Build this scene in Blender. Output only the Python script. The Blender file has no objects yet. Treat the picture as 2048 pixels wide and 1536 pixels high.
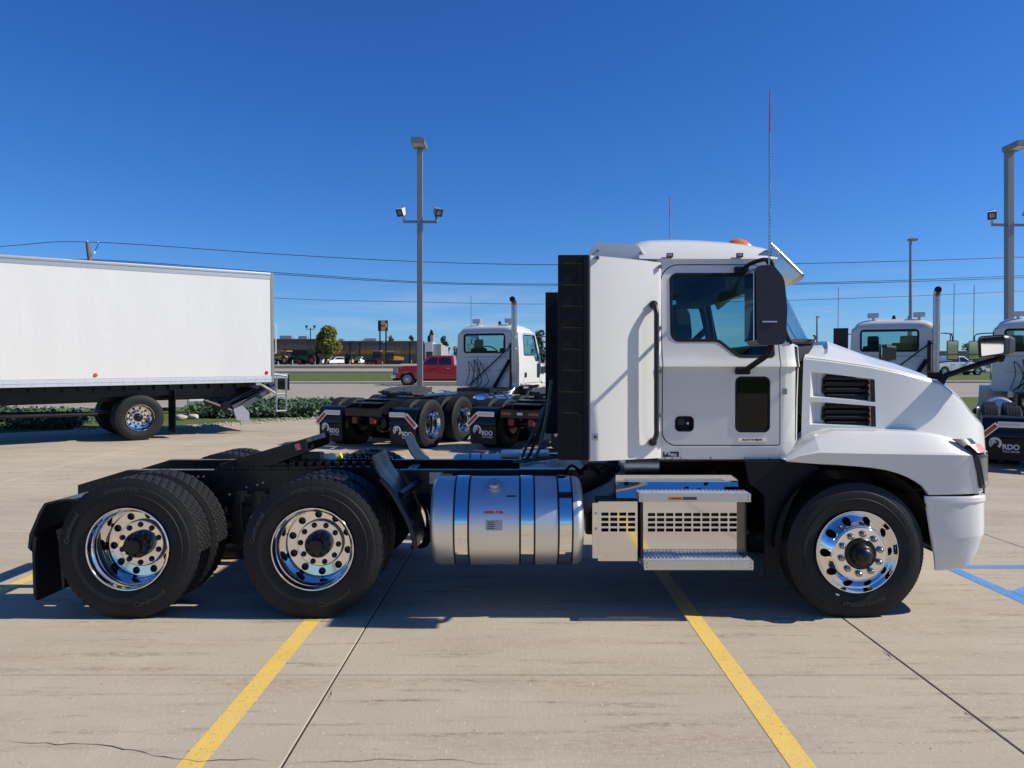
import bpy, bmesh, math, random
from mathutils import Vector, Matrix
random.seed(7)
sc = bpy.context.scene
COL = sc.collection
PI = math.pi

# ------------------------------------------------------------------ camera, sky, sun, exposure
F, CX, CY, HC = 1540.0, 1035.0, 751.0, 1.79      # focal length and optical axis in photo pixels, eye height
cam = bpy.data.cameras.new('camera'); cam_o = bpy.data.objects.new('camera', cam); COL.objects.link(cam_o)
cam.sensor_fit = 'HORIZONTAL'; cam.sensor_width = 36.0; cam.lens = 36.0*F/2048
cam.shift_x = (1024-CX)/2048; cam.shift_y = (CY-768)/2048
cam.clip_start = 0.05; cam.clip_end = 3000
cam_o.location = (0, 0, HC); cam_o.rotation_euler = (PI/2, 0, 0)
sc.camera = cam_o

LIGHT = Vector((-1.19, 0.075, -1.0)).normalized()   # the way the sunlight travels
world = bpy.data.worlds.new('World'); sc.world = world; world.use_nodes = True
wn = world.node_tree.nodes; wl = world.node_tree.links
sky = wn.new('ShaderNodeTexSky'); sky.sky_type = 'NISHITA'; sky.sun_disc = False
sky.sun_elevation = math.asin(-LIGHT.z); sky.sun_rotation = math.atan2(-LIGHT.x, -LIGHT.y)
sky.altitude = 300; sky.air_density = 1.0; sky.dust_density = 0.3; sky.ozone_density = 3.0
bg = wn['Background']; bg.inputs[1].default_value = 0.074
hs = wn.new('ShaderNodeHueSaturation'); hs.inputs['Saturation'].default_value = 1.25
tn = wn.new('ShaderNodeMix'); tn.data_type = 'RGBA'; tn.blend_type = 'MULTIPLY'; tn.inputs[0].default_value = 1.0; tn.inputs[7].default_value = (0.60, 0.95, 1.48, 1)
wl.new(sky.outputs[0], hs.inputs['Color']); wl.new(hs.outputs[0], tn.inputs[6]); 
wt = wn.new('ShaderNodeTexCoord'); wm = wn.new('ShaderNodeMapping'); wm.inputs['Scale'].default_value = (2.2, 2.2, 22); wl.new(wt.outputs['Generated'], wm.inputs[0])
cn = wn.new('ShaderNodeTexNoise'); cn.inputs['Scale'].default_value = 2.0; cn.inputs['Detail'].default_value = 7; cn.inputs['Roughness'].default_value = 0.62; wl.new(wm.outputs[0], cn.inputs[0])
cm = wn.new('ShaderNodeMapRange'); cm.inputs[1].default_value = 0.50; cm.inputs[2].default_value = 0.72; cm.inputs[4].default_value = 0.55; wl.new(cn.outputs[0], cm.inputs[0])
sx = wn.new('ShaderNodeSeparateXYZ'); wl.new(wt.outputs['Generated'], sx.inputs[0])
e1 = wn.new('ShaderNodeMapRange'); e1.inputs[1].default_value = 0.14; e1.inputs[2].default_value = 0.05; wl.new(sx.outputs[2], e1.inputs[0])
ml = wn.new('ShaderNodeMath'); ml.operation = 'MULTIPLY'; wl.new(cm.outputs[0], ml.inputs[0]); wl.new(e1.outputs[0], ml.inputs[1])
cx_ = wn.new('ShaderNodeMix'); cx_.data_type = 'RGBA'; cx_.inputs[7].default_value = (5.6, 7.0, 8.8, 1); wl.new(ml.outputs[0], cx_.inputs[0]); wl.new(tn.outputs[2], cx_.inputs[6])
wl.new(cx_.outputs[2], bg.inputs[0])
sun = bpy.data.lights.new('sun', 'SUN'); sun_o = bpy.data.objects.new('sun', sun); COL.objects.link(sun_o)
sun.energy = 5.0; sun.angle = math.radians(0.53); sun.color = (1.0, 0.94, 0.83)
sun_o.rotation_euler = LIGHT.to_track_quat('-Z', 'Y').to_euler(); sun_o.location = (20, -6, 20)
sc.view_settings.view_transform = 'Standard'; sc.view_settings.look = 'None'
sc.view_settings.exposure = 0.2; sc.view_settings.gamma = 1.0; sc.view_settings.use_curve_mapping = False
sc.render.engine = 'CYCLES'; sc.cycles.max_bounces = 10; sc.cycles.transparent_max_bounces = 24
sc.cycles.use_denoising = True

# ------------------------------------------------------------------ terrain and photo-to-place helpers
def g(Y):                       # the lot is level near the truck and rises gently beyond it
    far = 0.0253*Y - 0.14
    if Y <= 8.2: return 0.0
    if Y >= 14: return far
    t = (Y-8.2)/5.8; s = t*t*(3-2*t)
    return far*s
def WX(px, Y): return (px-CX)*Y/F
def WZ(py, Y): return HC-(py-CY)*Y/F
RX, RY = -2.182, 6.86           # the white tractor's origin: ground below the middle of its rear axles
def Q(px, py, Y): return (WX(px, Y)-RX, WZ(py, Y))
def QP(pts, Y): return [Q(p[0], p[1], Y)+tuple(r*Y/F for r in p[2:]) for p in pts]
SLOPE = Matrix.Rotation(math.atan(0.0253), 4, 'X')
def lerp_table(tab, x):
    if x <= tab[0][0]: return tab[0][1]
    for (a, b), (c, d) in zip(tab, tab[1:]):
        if x <= c: return b+(d-b)*(x-a)/(c-a)
    return tab[-1][1]

# ------------------------------------------------------------------ materials
def mat(name, col, rough=0.5, metal=0.0, coat=0.0, var=0.06, scale=6.0, bump=0.0, bscale=40.0, stretch=None, aniso=0.0,
        rvar=0.0, spec=0.5, emit=None, dirt=None, bdist=0.01, chips=None):
    m = bpy.data.materials.new(name); m.use_nodes = True
    n = m.node_tree.nodes; l = m.node_tree.links; b = n['Principled BSDF']
    b.inputs['Roughness'].default_value = rough; b.inputs['Metallic'].default_value = metal
    b.inputs['Coat Weight'].default_value = coat; b.inputs['Coat Roughness'].default_value = 0.04
    b.inputs['Specular IOR Level'].default_value = spec
    tc = n.new('ShaderNodeTexCoord'); mp = n.new('ShaderNodeMapping'); l.new(tc.outputs['Object'], mp.inputs[0])
    if stretch: mp.inputs['Scale'].default_value = stretch
    nz = n.new('ShaderNodeTexNoise'); nz.inputs['Scale'].default_value = scale; nz.inputs['Detail'].default_value = 6
    l.new(mp.outputs[0], nz.inputs[0])
    mx = n.new('ShaderNodeMix'); mx.data_type = 'RGBA'
    c = Vector(col); lo = [max(0, v*(1-var)) for v in c]; hi = [v*(1+var) for v in c]
    mx.inputs[6].default_value = (*lo, 1); mx.inputs[7].default_value = (*hi, 1)
    l.new(nz.outputs[0], mx.inputs[0]); out = mx.outputs[2]
    if dirt:
        dn = n.new('ShaderNodeTexNoise'); dn.inputs['Scale'].default_value = 3.0; dn.inputs['Detail'].default_value = 9
        l.new(tc.outputs['Object'], dn.inputs[0])
        rp = n.new('ShaderNodeMapRange'); rp.inputs[1].default_value = 0.5; rp.inputs[2].default_value = 0.75; rp.inputs[4].default_value = dirt[1]
        l.new(dn.outputs[0], rp.inputs[0])
        m2 = n.new('ShaderNodeMix'); m2.data_type = 'RGBA'; m2.inputs[7].default_value = (*dirt[0], 1)
        l.new(rp.outputs[0], m2.inputs[0]); l.new(out, m2.inputs[6]); out = m2.outputs[2]
    if chips:
        cn_ = n.new('ShaderNodeTexNoise'); cn_.inputs['Scale'].default_value = chips[1]; cn_.inputs['Detail'].default_value = 5; l.new(tc.outputs['Object'], cn_.inputs[0])
        cr_ = n.new('ShaderNodeMapRange'); cr_.inputs[1].default_value = chips[2]; cr_.inputs[2].default_value = chips[2]+0.05; cr_.inputs[4].default_value = 0.85; l.new(cn_.outputs[0], cr_.inputs[0])
        m3 = n.new('ShaderNodeMix'); m3.data_type = 'RGBA'; m3.inputs[7].default_value = (*chips[0], 1); l.new(cr_.outputs[0], m3.inputs[0]); l.new(out, m3.inputs[6]); out = m3.outputs[2]
    l.new(out, b.inputs['Base Color'])
    if rvar:
        rr = n.new('ShaderNodeMapRange'); rr.inputs[3].default_value = max(0.02, rough-rvar); rr.inputs[4].default_value = rough+rvar
        l.new(nz.outputs[0], rr.inputs[0]); l.new(rr.outputs[0], b.inputs['Roughness'])
    if aniso: b.inputs['Anisotropic'].default_value = aniso
    if bump:
        bn = n.new('ShaderNodeTexNoise'); bn.inputs['Scale'].default_value = bscale; bn.inputs['Detail'].default_value = 4
        l.new(mp.outputs[0], bn.inputs[0])
        bp = n.new('ShaderNodeBump'); bp.inputs['Strength'].default_value = bump; bp.inputs['Distance'].default_value = bdist
        l.new(bn.outputs[0], bp.inputs['Height']); l.new(bp.outputs[0], b.inputs['Normal'])
    return m
def glass(name, tint, refl=0.9):
    m = bpy.data.materials.new(name); m.use_nodes = True
    n = m.node_tree.nodes; l = m.node_tree.links; n.remove(n['Principled BSDF'])
    t = n.new('ShaderNodeBsdfTransparent'); nz = n.new('ShaderNodeTexNoise'); nz.inputs['Scale'].default_value = 2.0
    mx = n.new('ShaderNodeMix'); mx.data_type = 'RGBA'
    mx.inputs[6].default_value = (*[v*0.97 for v in tint], 1); mx.inputs[7].default_value = (*[min(1, v*1.03) for v in tint], 1)
    l.new(nz.outputs[0], mx.inputs[0]); l.new(mx.outputs[2], t.inputs[0])
    gl = n.new('ShaderNodeBsdfGlossy'); gl.inputs['Roughness'].default_value = 0.02; gl.inputs[0].default_value = (refl, refl, refl, 1)
    lw = n.new('ShaderNodeLayerWeight'); lw.inputs[0].default_value = 0.5; pw = n.new('ShaderNodeMath'); pw.operation = 'POWER'; pw.inputs[1].default_value = 4.0; l.new(lw.outputs['Facing'], pw.inputs[0])
    fr = n.new('ShaderNodeMath'); fr.operation = 'MULTIPLY_ADD'; fr.inputs[1].default_value = 0.8; fr.inputs[2].default_value = 0.03; l.new(pw.outputs[0], fr.inputs[0])
    ms = n.new('ShaderNodeMixShader'); l.new(fr.outputs[0], ms.inputs[0]); l.new(t.outputs[0], ms.inputs[1]); l.new(gl.outputs[0], ms.inputs[2])
    l.new(ms.outputs[0], n['Material Output'].inputs[0])
    return m
WHITE = mat('white_paint', (0.705, 0.695, 0.635), 0.28, coat=0.6, var=0.015, scale=2, dirt=((0.66, 0.65, 0.61), 0.12))
WHITE2 = mat('fleet_white_paint', (0.65, 0.638, 0.60), 0.3, coat=0.5, var=0.02, scale=2, dirt=((0.6, 0.59, 0.56), 0.25))
PANELW = mat('white_panel', (0.69, 0.682, 0.65), 0.30, var=0.03, scale=1.5, bump=0.5, bscale=1.1, bdist=0.05, coat=0.3, stretch=(1.0, 1.0, 0.45))
BLACK = mat('black_paint', (0.006, 0.0065, 0.008), 0.36, var=0.3, scale=5, rvar=0.12, coat=0.15, dirt=((0.02, 0.019, 0.017), 0.3), spec=0.35)
PLASTIC = mat('black_plastic', (0.009, 0.0095, 0.011), 0.6, spec=0.2, var=0.15, scale=30, bump=0.12, bscale=300)
MIRRORH = mat('grey_plastic', (0.022, 0.024, 0.028), 0.40, spec=0.4, var=0.1, scale=30, bump=0.08, bscale=300)
RUBBER = mat('tyre_rubber', (0.013, 0.013, 0.0135), 0.62, spec=0.3, var=0.25, scale=9, bump=0.15, bscale=90, dirt=((0.035, 0.032, 0.028), 0.3))
FLAPR = mat('flap_rubber', (0.008, 0.008, 0.009), 0.5, spec=0.3, var=0.2, scale=8, bump=0.1, bscale=20)
LETTER = mat('raised_rubber', (0.03, 0.03, 0.03), 0.6, var=0.1)
CHROME = mat('polished_aluminium', (0.86, 0.85, 0.83), 0.055, 1.0, var=0.02, scale=3, rvar=0.025)
STEELP = mat('mirror_stainless', (0.80, 0.79, 0.76), 0.06, 1.0, var=0.02, scale=4, rvar=0.03)
BRUSH = mat('brushed_aluminium', (0.80, 0.795, 0.78), 0.48, 1.0, var=0.08, scale=9, stretch=(26, 0.5, 0.5), rvar=0.05)
ALU = mat('mill_aluminium', (0.62, 0.62, 0.62), 0.36, 1.0, var=0.08, scale=14, rvar=0.1, bump=0.06, bscale=60)
GALV = mat('galvanised_steel', (0.50, 0.51, 0.52), 0.45, 0.8, var=0.12, scale=12)
GREYM = mat('grey_trim_metal', (0.26, 0.265, 0.26), 0.45, 0.3, var=0.06, scale=8)
TEAL = glass('tinted_cab_glass', (0.66, 0.82, 0.82))
TEALD = glass('dark_tinted_glass', (0.22, 0.28, 0.30))
CLEAR = glass('clear_lens', (0.75, 0.78, 0.8))
AMBER = mat('amber_lens', (0.75, 0.20, 0.015), 0.2, var=0.2, scale=60, coat=0.6)
AMBER2 = mat('salmon_lens', (0.72, 0.30, 0.20), 0.22, var=0.15, scale=90, coat=0.6)
RED = mat('red_lens', (0.42, 0.012, 0.012), 0.2, var=0.15, scale=80, coat=0.5)
INTER = mat('cab_interior', (0.03, 0.031, 0.034), 0.7, var=0.15, scale=12)
INTERG = mat('cab_liner', (0.10, 0.105, 0.10), 0.8, var=0.1, scale=12)
LOGO = mat('white_print', (0.72, 0.72, 0.72), 0.5, var=0.03)
NUTM = mat('nut_chrome', (0.34, 0.34, 0.35), 0.16, 1.0, var=0.1)
DECALB = mat('black_decal', (0.012, 0.012, 0.013), 0.4, var=0.1)
DECALR = mat('red_decal', (0.50, 0.03, 0.04), 0.45, var=0.15, scale=40)
DECALO = mat('orange_decal', (0.75, 0.25, 0.04), 0.45, var=0.08)
DECALG = mat('grey_label', (0.42, 0.45, 0.44), 0.5, var=0.1)
DECALY = mat('yellow_label', (0.55, 0.50, 0.06), 0.5, var=0.1)
YTAG = mat('yellow_tag', (0.75, 0.70, 0.05), 0.45, var=0.2, scale=60)
GREENH = mat('green_hose', (0.02, 0.07, 0.045), 0.5, var=0.1)
GREASE = mat('fifth_wheel_grease', (0.055, 0.052, 0.048), 0.5, var=0.4, scale=12, bump=0.5, bscale=20)
REFLW = mat('white_reflector', (0.6, 0.6, 0.6), 0.3, var=0.1, scale=60)

# ------------------------------------------------------------------ mesh helpers
def finish(bm, sharp=38.0, recalc=True):
    if recalc: bmesh.ops.recalc_face_normals(bm, faces=bm.faces[:])
    me = bpy.data.meshes.new('m'); bm.to_mesh(me); bm.free()
    n = len(me.polygons); me.shade_smooth()
    if n == 0: return me
    if n > 16000: me.set_sharp_from_angle(angle=math.radians(sharp)); return me
    # normals weighted by face area, split where the surface turns by more than the given angle
    fn = [p.normal.copy() for p in me.polygons]; fa = [p.area for p in me.polygons]; at = [[] for _ in me.vertices]
    for p in me.polygons:
        for v in p.vertices: at[v].append(p.index)
    cs = math.cos(math.radians(sharp)); out = [None]*len(me.loops)
    for p in me.polygons:
        nf = fn[p.index]
        for li in p.loop_indices:
            acc = Vector((0, 0, 0))
            for q in at[me.loops[li].vertex_index]:
                if fn[q].dot(nf) >= cs: acc += fn[q]*(fa[q]+1e-12)
            out[li] = acc.normalized() if acc.length > 1e-12 else nf
    me.normals_split_custom_set(out)
    return me
def obj(name, src, m, parent=None, loc=(0, 0, 0), rot=None, sharp=38.0, recalc=True):
    me = finish(src, sharp, recalc) if isinstance(src, bmesh.types.BMesh) else src
    if not me.name.startswith(name): me.name = name
    if m is not None and not me.materials: me.materials.append(m)
    o = bpy.data.objects.new(name, me); COL.objects.link(o); o.location = loc
    if rot: o.rotation_euler = rot
    if parent: o.parent = parent
    return o
def tag(o, label=None, cat=None, group=None, kind=None):
    if label: o['label'] = label
    if cat: o['category'] = cat
    if group: o['group'] = group
    if kind: o['kind'] = kind
    return o
def thing(name, label, cat, loc=(0, 0, 0), rz=0.0, group=None, slope=False):
    o = bpy.data.objects.new(name, None); COL.objects.link(o); o.empty_display_size = 0.3
    R = Matrix.Rotation(rz, 4, 'Z')
    o.matrix_world = Matrix.Translation(loc) @ ((SLOPE @ R) if slope else R)
    return tag(o, label, cat, group)
def copy_tree(o, parent=None, keep=None):
    c = o.copy(); COL.objects.link(c)
    if parent: c.parent = parent
    for ch in [k for k in KIDS.get(o.name, ())]:
        if keep is None or keep(ch): copy_tree(ch, c, keep)
    return c
KIDS = {}
def index_kids():
    KIDS.clear()
    for o in bpy.data.objects:
        if o.parent: KIDS.setdefault(o.parent.name, []).append(o)
def B(): return bmesh.new()
def box(bm, x0, x1, y0, y1, z0, z1, bev=0.0, M=None):
    r = bmesh.ops.create_cube(bm, size=1.0); vs = r['verts']
    for v in vs: v.co = Vector(((x0+x1)/2+v.co.x*(x1-x0), (y0+y1)/2+v.co.y*(y1-y0), (z0+z1)/2+v.co.z*(z1-z0)))
    if bev:
        es = list({e for v in vs for e in v.link_edges})
        r2 = bmesh.ops.bevel(bm, geom=es, offset=bev, segments=2, affect='EDGES', profile=0.6, clamp_overlap=True)
        vs = list({v for f in r2['faces'] for v in f.verts} | {v for v in vs if v.is_valid})
    if M is not None: bmesh.ops.transform(bm, matrix=M, verts=[v for v in vs if v.is_valid])
    return vs
def tube(bm, pts, r, seg=8, cap=True, flat=1.0, rads=None):
    pts = [Vector(p) for p in pts]; rings = []; n = len(pts); up0 = None
    for i, p in enumerate(pts):
        d = (pts[min(i+1, n-1)]-pts[max(i-1, 0)]).normalized()
        if up0 is None: up0 = Vector((0, 0, 1)) if abs(d.z) < 0.9 else Vector((0, 1, 0))
        a = d.cross(up0).normalized(); b = a.cross(d).normalized(); up0 = b
        rr = rads[i] if rads else r
        rings.append([bm.verts.new(p+(a*math.cos(2*PI*k/seg)*rr*flat+b*math.sin(2*PI*k/seg)*rr)) for k in range(seg)])
    for A, C in zip(rings, rings[1:]):
        for k in range(seg): bm.faces.new((A[k], A[(k+1) % seg], C[(k+1) % seg], C[k]))
    if cap: bm.faces.new(rings[0][::-1]); bm.faces.new(rings[-1])
    return rings
def curve_pts(ctrl, n=8):                      # Catmull-Rom through the control points
    c = [Vector(p) for p in ctrl]; out = []
    P = [c[0]*2-c[1]]+c+[c[-1]*2-c[-2]]
    for i in range(1, len(P)-2):
        for k in range(n):
            t = k/n; a, b, d, e = P[i-1], P[i], P[i+1], P[i+2]
            out.append(0.5*((2*b)+(d-a)*t+(2*a-5*b+4*d-e)*t*t+(3*b-a-3*d+e)*t**3))
    return out+[c[-1]]
def lathe(bm, prof, seg=48, c=(0, 0, 0), axis='y', a0=0.0, a1=2*PI):
    full = abs(a1-a0-2*PI) < 1e-6; n = seg if full else seg+1; rings = []
    for i in range(n):
        a = a0+(a1-a0)*i/seg; row = []
        for (h, r) in prof:
            if axis == 'y': co = (c[0]+r*math.cos(a), c[1]+h, c[2]+r*math.sin(a))
            elif axis == 'x': co = (c[0]+h, c[1]+r*math.cos(a), c[2]+r*math.sin(a))
            else: co = (c[0]+r*math.cos(a), c[1]+r*math.sin(a), c[2]+h)
            row.append(bm.verts.new(co))
        rings.append(row)
    for i in range(seg):
        A, C = rings[i], rings[(i+1) % n]
        for k in range(len(prof)-1):
            try: bm.faces.new((A[k], A[k+1], C[k+1], C[k]))
            except ValueError: pass
    return rings
def cyl(bm, p0, p1, r0, r1=None, seg=16): tube(bm, [p0, p1], r0, seg, True, 1.0, [r0, r0 if r1 is None else r1])
def loft(bm, rows, close=False):
    R = [[bm.verts.new(p) for p in row] for row in rows]
    for A, C in zip(R, R[1:]):
        m = len(A)
        for k in range(m if close else m-1):
            try: bm.faces.new((A[k], A[(k+1) % m], C[(k+1) % m], C[k]))
            except ValueError: pass
    return R
def fillet(pts, n=5):                          # (x, z[, radius]) -> rounded outline
    out = []; m = len(pts)
    for i, p in enumerate(pts):
        r = p[2] if len(p) > 2 else 0
        if r <= 0: out.append((p[0], p[1])); continue
        P = Vector(p[:2]); A = Vector(pts[i-1][:2]); C = Vector(pts[(i+1) % m][:2])
        u = (A-P); v = (C-P); lu, lv = u.length, v.length; u.normalize(); v.normalize()
        ang = u.angle(v); d = min(r/math.tan(ang/2), lu*0.49, lv*0.49); rr = d*math.tan(ang/2)
        cen = P+(u+v).normalized()*(rr/math.sin(ang/2)); s = P+u*d; e = P+v*d
        a0 = math.atan2(*(s-cen).yx); a1 = math.atan2(*(e-cen).yx); da = (a1-a0+PI) % (2*PI)-PI
        for k in range(n+1):
            a = a0+da*k/n; out.append((cen.x+rr*math.cos(a), cen.y+rr*math.sin(a)))
    return out
def grow(pts, d):                              # offset a closed outline outwards
    m = len(pts); area = sum(pts[i][0]*pts[(i+1) % m][1]-pts[(i+1) % m][0]*pts[i][1] for i in range(m)); s = 1 if area > 0 else -1
    out = []
    for i in range(m):
        a, p, c = Vector(pts[i-1]), Vector(pts[i]), Vector(pts[(i+1) % m])
        t1, t2 = (p-a), (c-p)
        if t1.length < 1e-7 or t2.length < 1e-7: out.append(tuple(p)); continue
        t1.normalize(); t2.normalize(); n1 = Vector((t1.y, -t1.x))*s; n2 = Vector((t2.y, -t2.x))*s
        b = (n1+n2); b = b/max(0.4, b.length_squared/2) if b.length > 1e-6 else n1
        q = p+b*d; out.append((q.x, q.y))
    return out
def plate(outline, holes, y0, y1, bev=0.0, cuts=(), deform=None, mirror=False, bm=None):
    """a sheet standing in the x-z plane from y0 (front) to y1, with holes, bevelled front edges and an optional bend"""
    own = bm is None; b = B(); loops = []; edges = []
    for lp in [outline]+list(holes):
        vs = [b.verts.new((p[0], y0, p[1])) for p in lp]; loops.append(vs)
        for i in range(len(vs)): edges.append(b.edges.new((vs[i], vs[(i+1) % len(vs)])))
    bmesh.ops.triangle_fill(b, use_beauty=True, use_dissolve=False, edges=edges)
    front = b.faces[:]; back = {}
    for v in list(b.verts): back[v] = b.verts.new((v.co.x, y1, v.co.z))
    for f in front: b.faces.new([back[v] for v in reversed(f.verts)])
    for vs in loops:
        for i in range(len(vs)):
            a, c = vs[i], vs[(i+1) % len(vs)]; b.faces.new((a, c, back[c], back[a]))
    bmesh.ops.recalc_face_normals(b, faces=b.faces[:])
    if bev:
        es = []
        for vs in loops:
            for i in range(len(vs)): es.append(b.edges.get((vs[i], vs[(i+1) % len(vs)])))
        bmesh.ops.bevel(b, geom=[e for e in es if e], offset=bev, segments=2, affect='EDGES', profile=0.55, clamp_overlap=True)
    for ax, val in cuts:
        no = (1, 0, 0) if ax == 'x' else (0, 0, 1); co = (val, 0, 0) if ax == 'x' else (0, 0, val)
        bmesh.ops.bisect_plane(b, geom=b.verts[:]+b.edges[:]+b.faces[:], plane_co=co, plane_no=no, dist=1e-5)
    if deform:
        for v in b.verts: v.co = Vector(deform(v.co))
    if mirror:
        for v in b.verts: v.co.y = -v.co.y
    if own: bmesh.ops.recalc_face_normals(b, faces=b.faces[:]); return b
    t = bpy.data.meshes.new('t'); b.to_mesh(t); b.free(); bm.from_mesh(t); bpy.data.meshes.remove(t)
def rect(x0, z0, x1, z1, r=0.0): return fillet([(x0, z0, r), (x1, z0, r), (x1, z1, r), (x0, z1, r)])
_txt = {}
def text_mesh(body, size, bold=0.0, depth=0.0):
    """flat lettering in the x-z plane, read from -y, origin at left of baseline"""
    cu = bpy.data.curves.new('t', 'FONT'); cu.body = body; cu.size = size; cu.offset = bold; cu.extrude = depth; cu.resolution_u = 3
    o = bpy.data.objects.new('t', cu); COL.objects.link(o); dg = bpy.context.evaluated_depsgraph_get(); dg.update()
    me = bpy.data.meshes.new_from_object(o.evaluated_get(dg)); bpy.data.objects.remove(o); bpy.data.curves.remove(cu)
    for v in me.vertices: v.co = Vector((v.co.x, -v.co.z, v.co.y))
    return me
def text_into(bm, body, x, z, y, size, bold=0.0, width=None, depth=0.0):
    me = text_mesh(body, size, bold, depth); w = max(v.co.x for v in me.vertices)
    s = width/w if width else 1.0
    for v in me.vertices: v.co = Vector((x+v.co.x*s, y+v.co.y, z+v.co.z))
    bm.from_mesh(me); bpy.data.meshes.remove(me)
def arc_text(bm, body, r, y, size, a0, flip=False, bold=0.0, depth=0.001, spread=1.0):
    """lettering bent round the y axis; a0 = start angle; flip = read along the lower side"""
    me = text_mesh(body, size, bold, depth)
    for v in me.vertices:
        x, h = v.co.x*spread, v.co.z
        if flip: a, rr = a0+x/r, r-h
        else: a, rr = a0-x/r, r+h
        v.co = Vector((rr*math.cos(a), y+v.co.y, rr*math.sin(a)))
    bm.from_mesh(me); bpy.data.meshes.remove(me)
def dealer_logo(bm, x, z, s, y):
    """round swirl emblem with the letters beside it; s = emblem diameter"""
    def sector(r0, r1, a0, a1, n=14):
        A = [(x+r0*s*math.cos(a0+(a1-a0)*i/n), y, z+r0*s*math.sin(a0+(a1-a0)*i/n)) for i in range(n+1)]
        C = [(x+r1*s*math.cos(a0+(a1-a0)*i/n), y, z+r1*s*math.sin(a0+(a1-a0)*i/n)) for i in range(n+1)]
        loft(bm, [A, C])
    sector(0.30, 0.5, -0.9, 2.5); sector(0.16, 0.28, 1.5, 4.0); sector(0.33, 0.45, 2.6, 4.0); sector(0.05, 0.14, 0, 3.6)
    text_into(bm, 'RDO', x+0.52*s, z-0.48*s, y, 0.60*s, 0.012*s*2, 1.25*s)
    text_into(bm, 'TRUCK CENTERS', x+0.56*s, z-0.75*s, y, 0.22*s, 0.004*s, 1.2*s)

# ------------------------------------------------------------------ wheels
def tyre_bm(R, W, segs=216, drive=True, flat=None, bead=0.297):
    """lathe with tread ribs, offset cross grooves and a flattened contact patch; outer face at y = 0"""
    side = [(0.045, bead), (0.018, bead+0.012), (0.010, bead+0.035), (0.002, R-0.135), (0.0, R-0.115), (0.004, R-0.112), (0.003, R-0.085),
            (0.008, R-0.062), (0.012, R-0.058), (0.016, R-0.034), (0.026, R-0.016)]
    k = 5 if drive else 5; rows = []; a, b = 0.030, W-0.030; rw = (b-a)/k; gr = 0.008
    for i in range(k):
        rows.append((a+i*rw+(gr/2 if i else 0), R, i)); rows.append((a+(i+1)*rw-(gr/2 if i < k-1 else 0), R, i))
        if i < k-1:
            rows.append((a+(i+1)*rw-gr/2+0.001, R-0.011, -1)); rows.append((a+(i+1)*rw+gr/2-0.001, R-0.011, -1))
    bm = B(); rings = []
    for s in range(segs):
        th = 2*PI*s/segs; row = []
        for (y, r) in side: 
            if drive and r > R-0.04 and s % 4 == 0: r -= 0.004
            row.append((y, r))
        for (y, r, i) in rows:
            if i >= 0:
                off = (s+2*(i % 2)+i) % 4
                if drive and off == 0: r -= 0.007
                if not drive and s % 2 and i in (0, k-1): r -= 0.003
            row.append((y, r))
        row += [(W-y, r) for (y, r) in reversed(side)]
        vs = []
        for (y, r) in row:
            z = r*math.sin(th)
            if flat is not None and z < -flat: z = -flat
            vs.append(bm.verts.new((r*math.cos(th), y, z)))
        rings.append(vs)
    n = len(rings)
    for i in range(n):
        A, C = rings[i], rings[(i+1) % n]
        for j in range(len(A)-1): bm.faces.new((A[j], A[j+1], C[j+1], C[j]))
    return bm
def hole_ring(bm, n, r0, r1, rh, prof, a_off=0.0, depth=0.02, N=24):
    rm, hv, hu = (r0+r1)/2, (r1-r0)/2, PI/n
    for s in range(n):
        a = a_off+2*PI*s/n; rings = []
        for t in (0, 0.33, 0.66, 1.0):
            ring = []
            for k in range(N):
                p = 2*PI*(k+0.0)/N; c, d = math.cos(p), math.sin(p); q = max(abs(c), abs(d))
                u = (1-t)*c*rh/(rm*hu)+t*c/q; v = (1-t)*d*rh/hv+t*d/q
                th, r = a+u*hu, rm+v*hv; ring.append(bm.verts.new((r*math.cos(th), prof(r), r*math.sin(th))))
            rings.append(ring)
        inner = [bm.verts.new((v.co.x, v.co.y+depth, v.co.z)) for v in rings[0]]
        for A, C in zip([inner]+rings, rings):
            for k in range(N): bm.faces.new((A[k], A[(k+1) % N], C[(k+1) % N], C[k]))
    bmesh.ops.remove_doubles(bm, verts=bm.verts[:], dist=0.0006)
def rear_rim_bm():
    bm = B()
    hole_ring(bm, 10, 0.182, 0.250, 0.028, lambda r: 0.228+(0.250-r)*0.14, 0.1)
    lathe(bm, [(0.030, 0.296), (0.004, 0.306), (0.0, 0.303), (0.001, 0.296), (0.010, 0.290), (0.030, 0.286), (0.040, 0.280), (0.055, 0.268), (0.075, 0.263),
               (0.19, 0.260), (0.215, 0.257), (0.228, 0.250)], 96)
    lathe(bm, [(0.2375, 0.182), (0.238, 0.176)], 72)
    lathe(bm, [(0.212, 0.172), (0.207, 0.1695), (0.205, 0.166), (0.205, 0.09)], 72)
    return bm
def seam_shade_bm():  # step wall round the flange, coloured black as its seam shadow
    bm = B(); lathe(bm, [(0.2375, 0.1785), (0.226, 0.1760), (0.212, 0.1728)], 72); return bm
def rear_hub_bm():
    bm = B()
    lathe(bm, [(0.21, 0.100), (0.15, 0.098), (0.140, 0.092), (0.118, 0.088), (0.108, 0.060), (0.108, 0.058), (0.085, 0.055), (0.080, 0.045), (0.080, 0.0)], 40)
    for k in range(8):
        a = 2*PI*k/8; cyl(bm, (0.076*math.cos(a), 0.125, 0.076*math.sin(a)), (0.076*math.cos(a), 0.098, 0.076*math.sin(a)), 0.010, 0.009, 6)
    return bm
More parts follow.
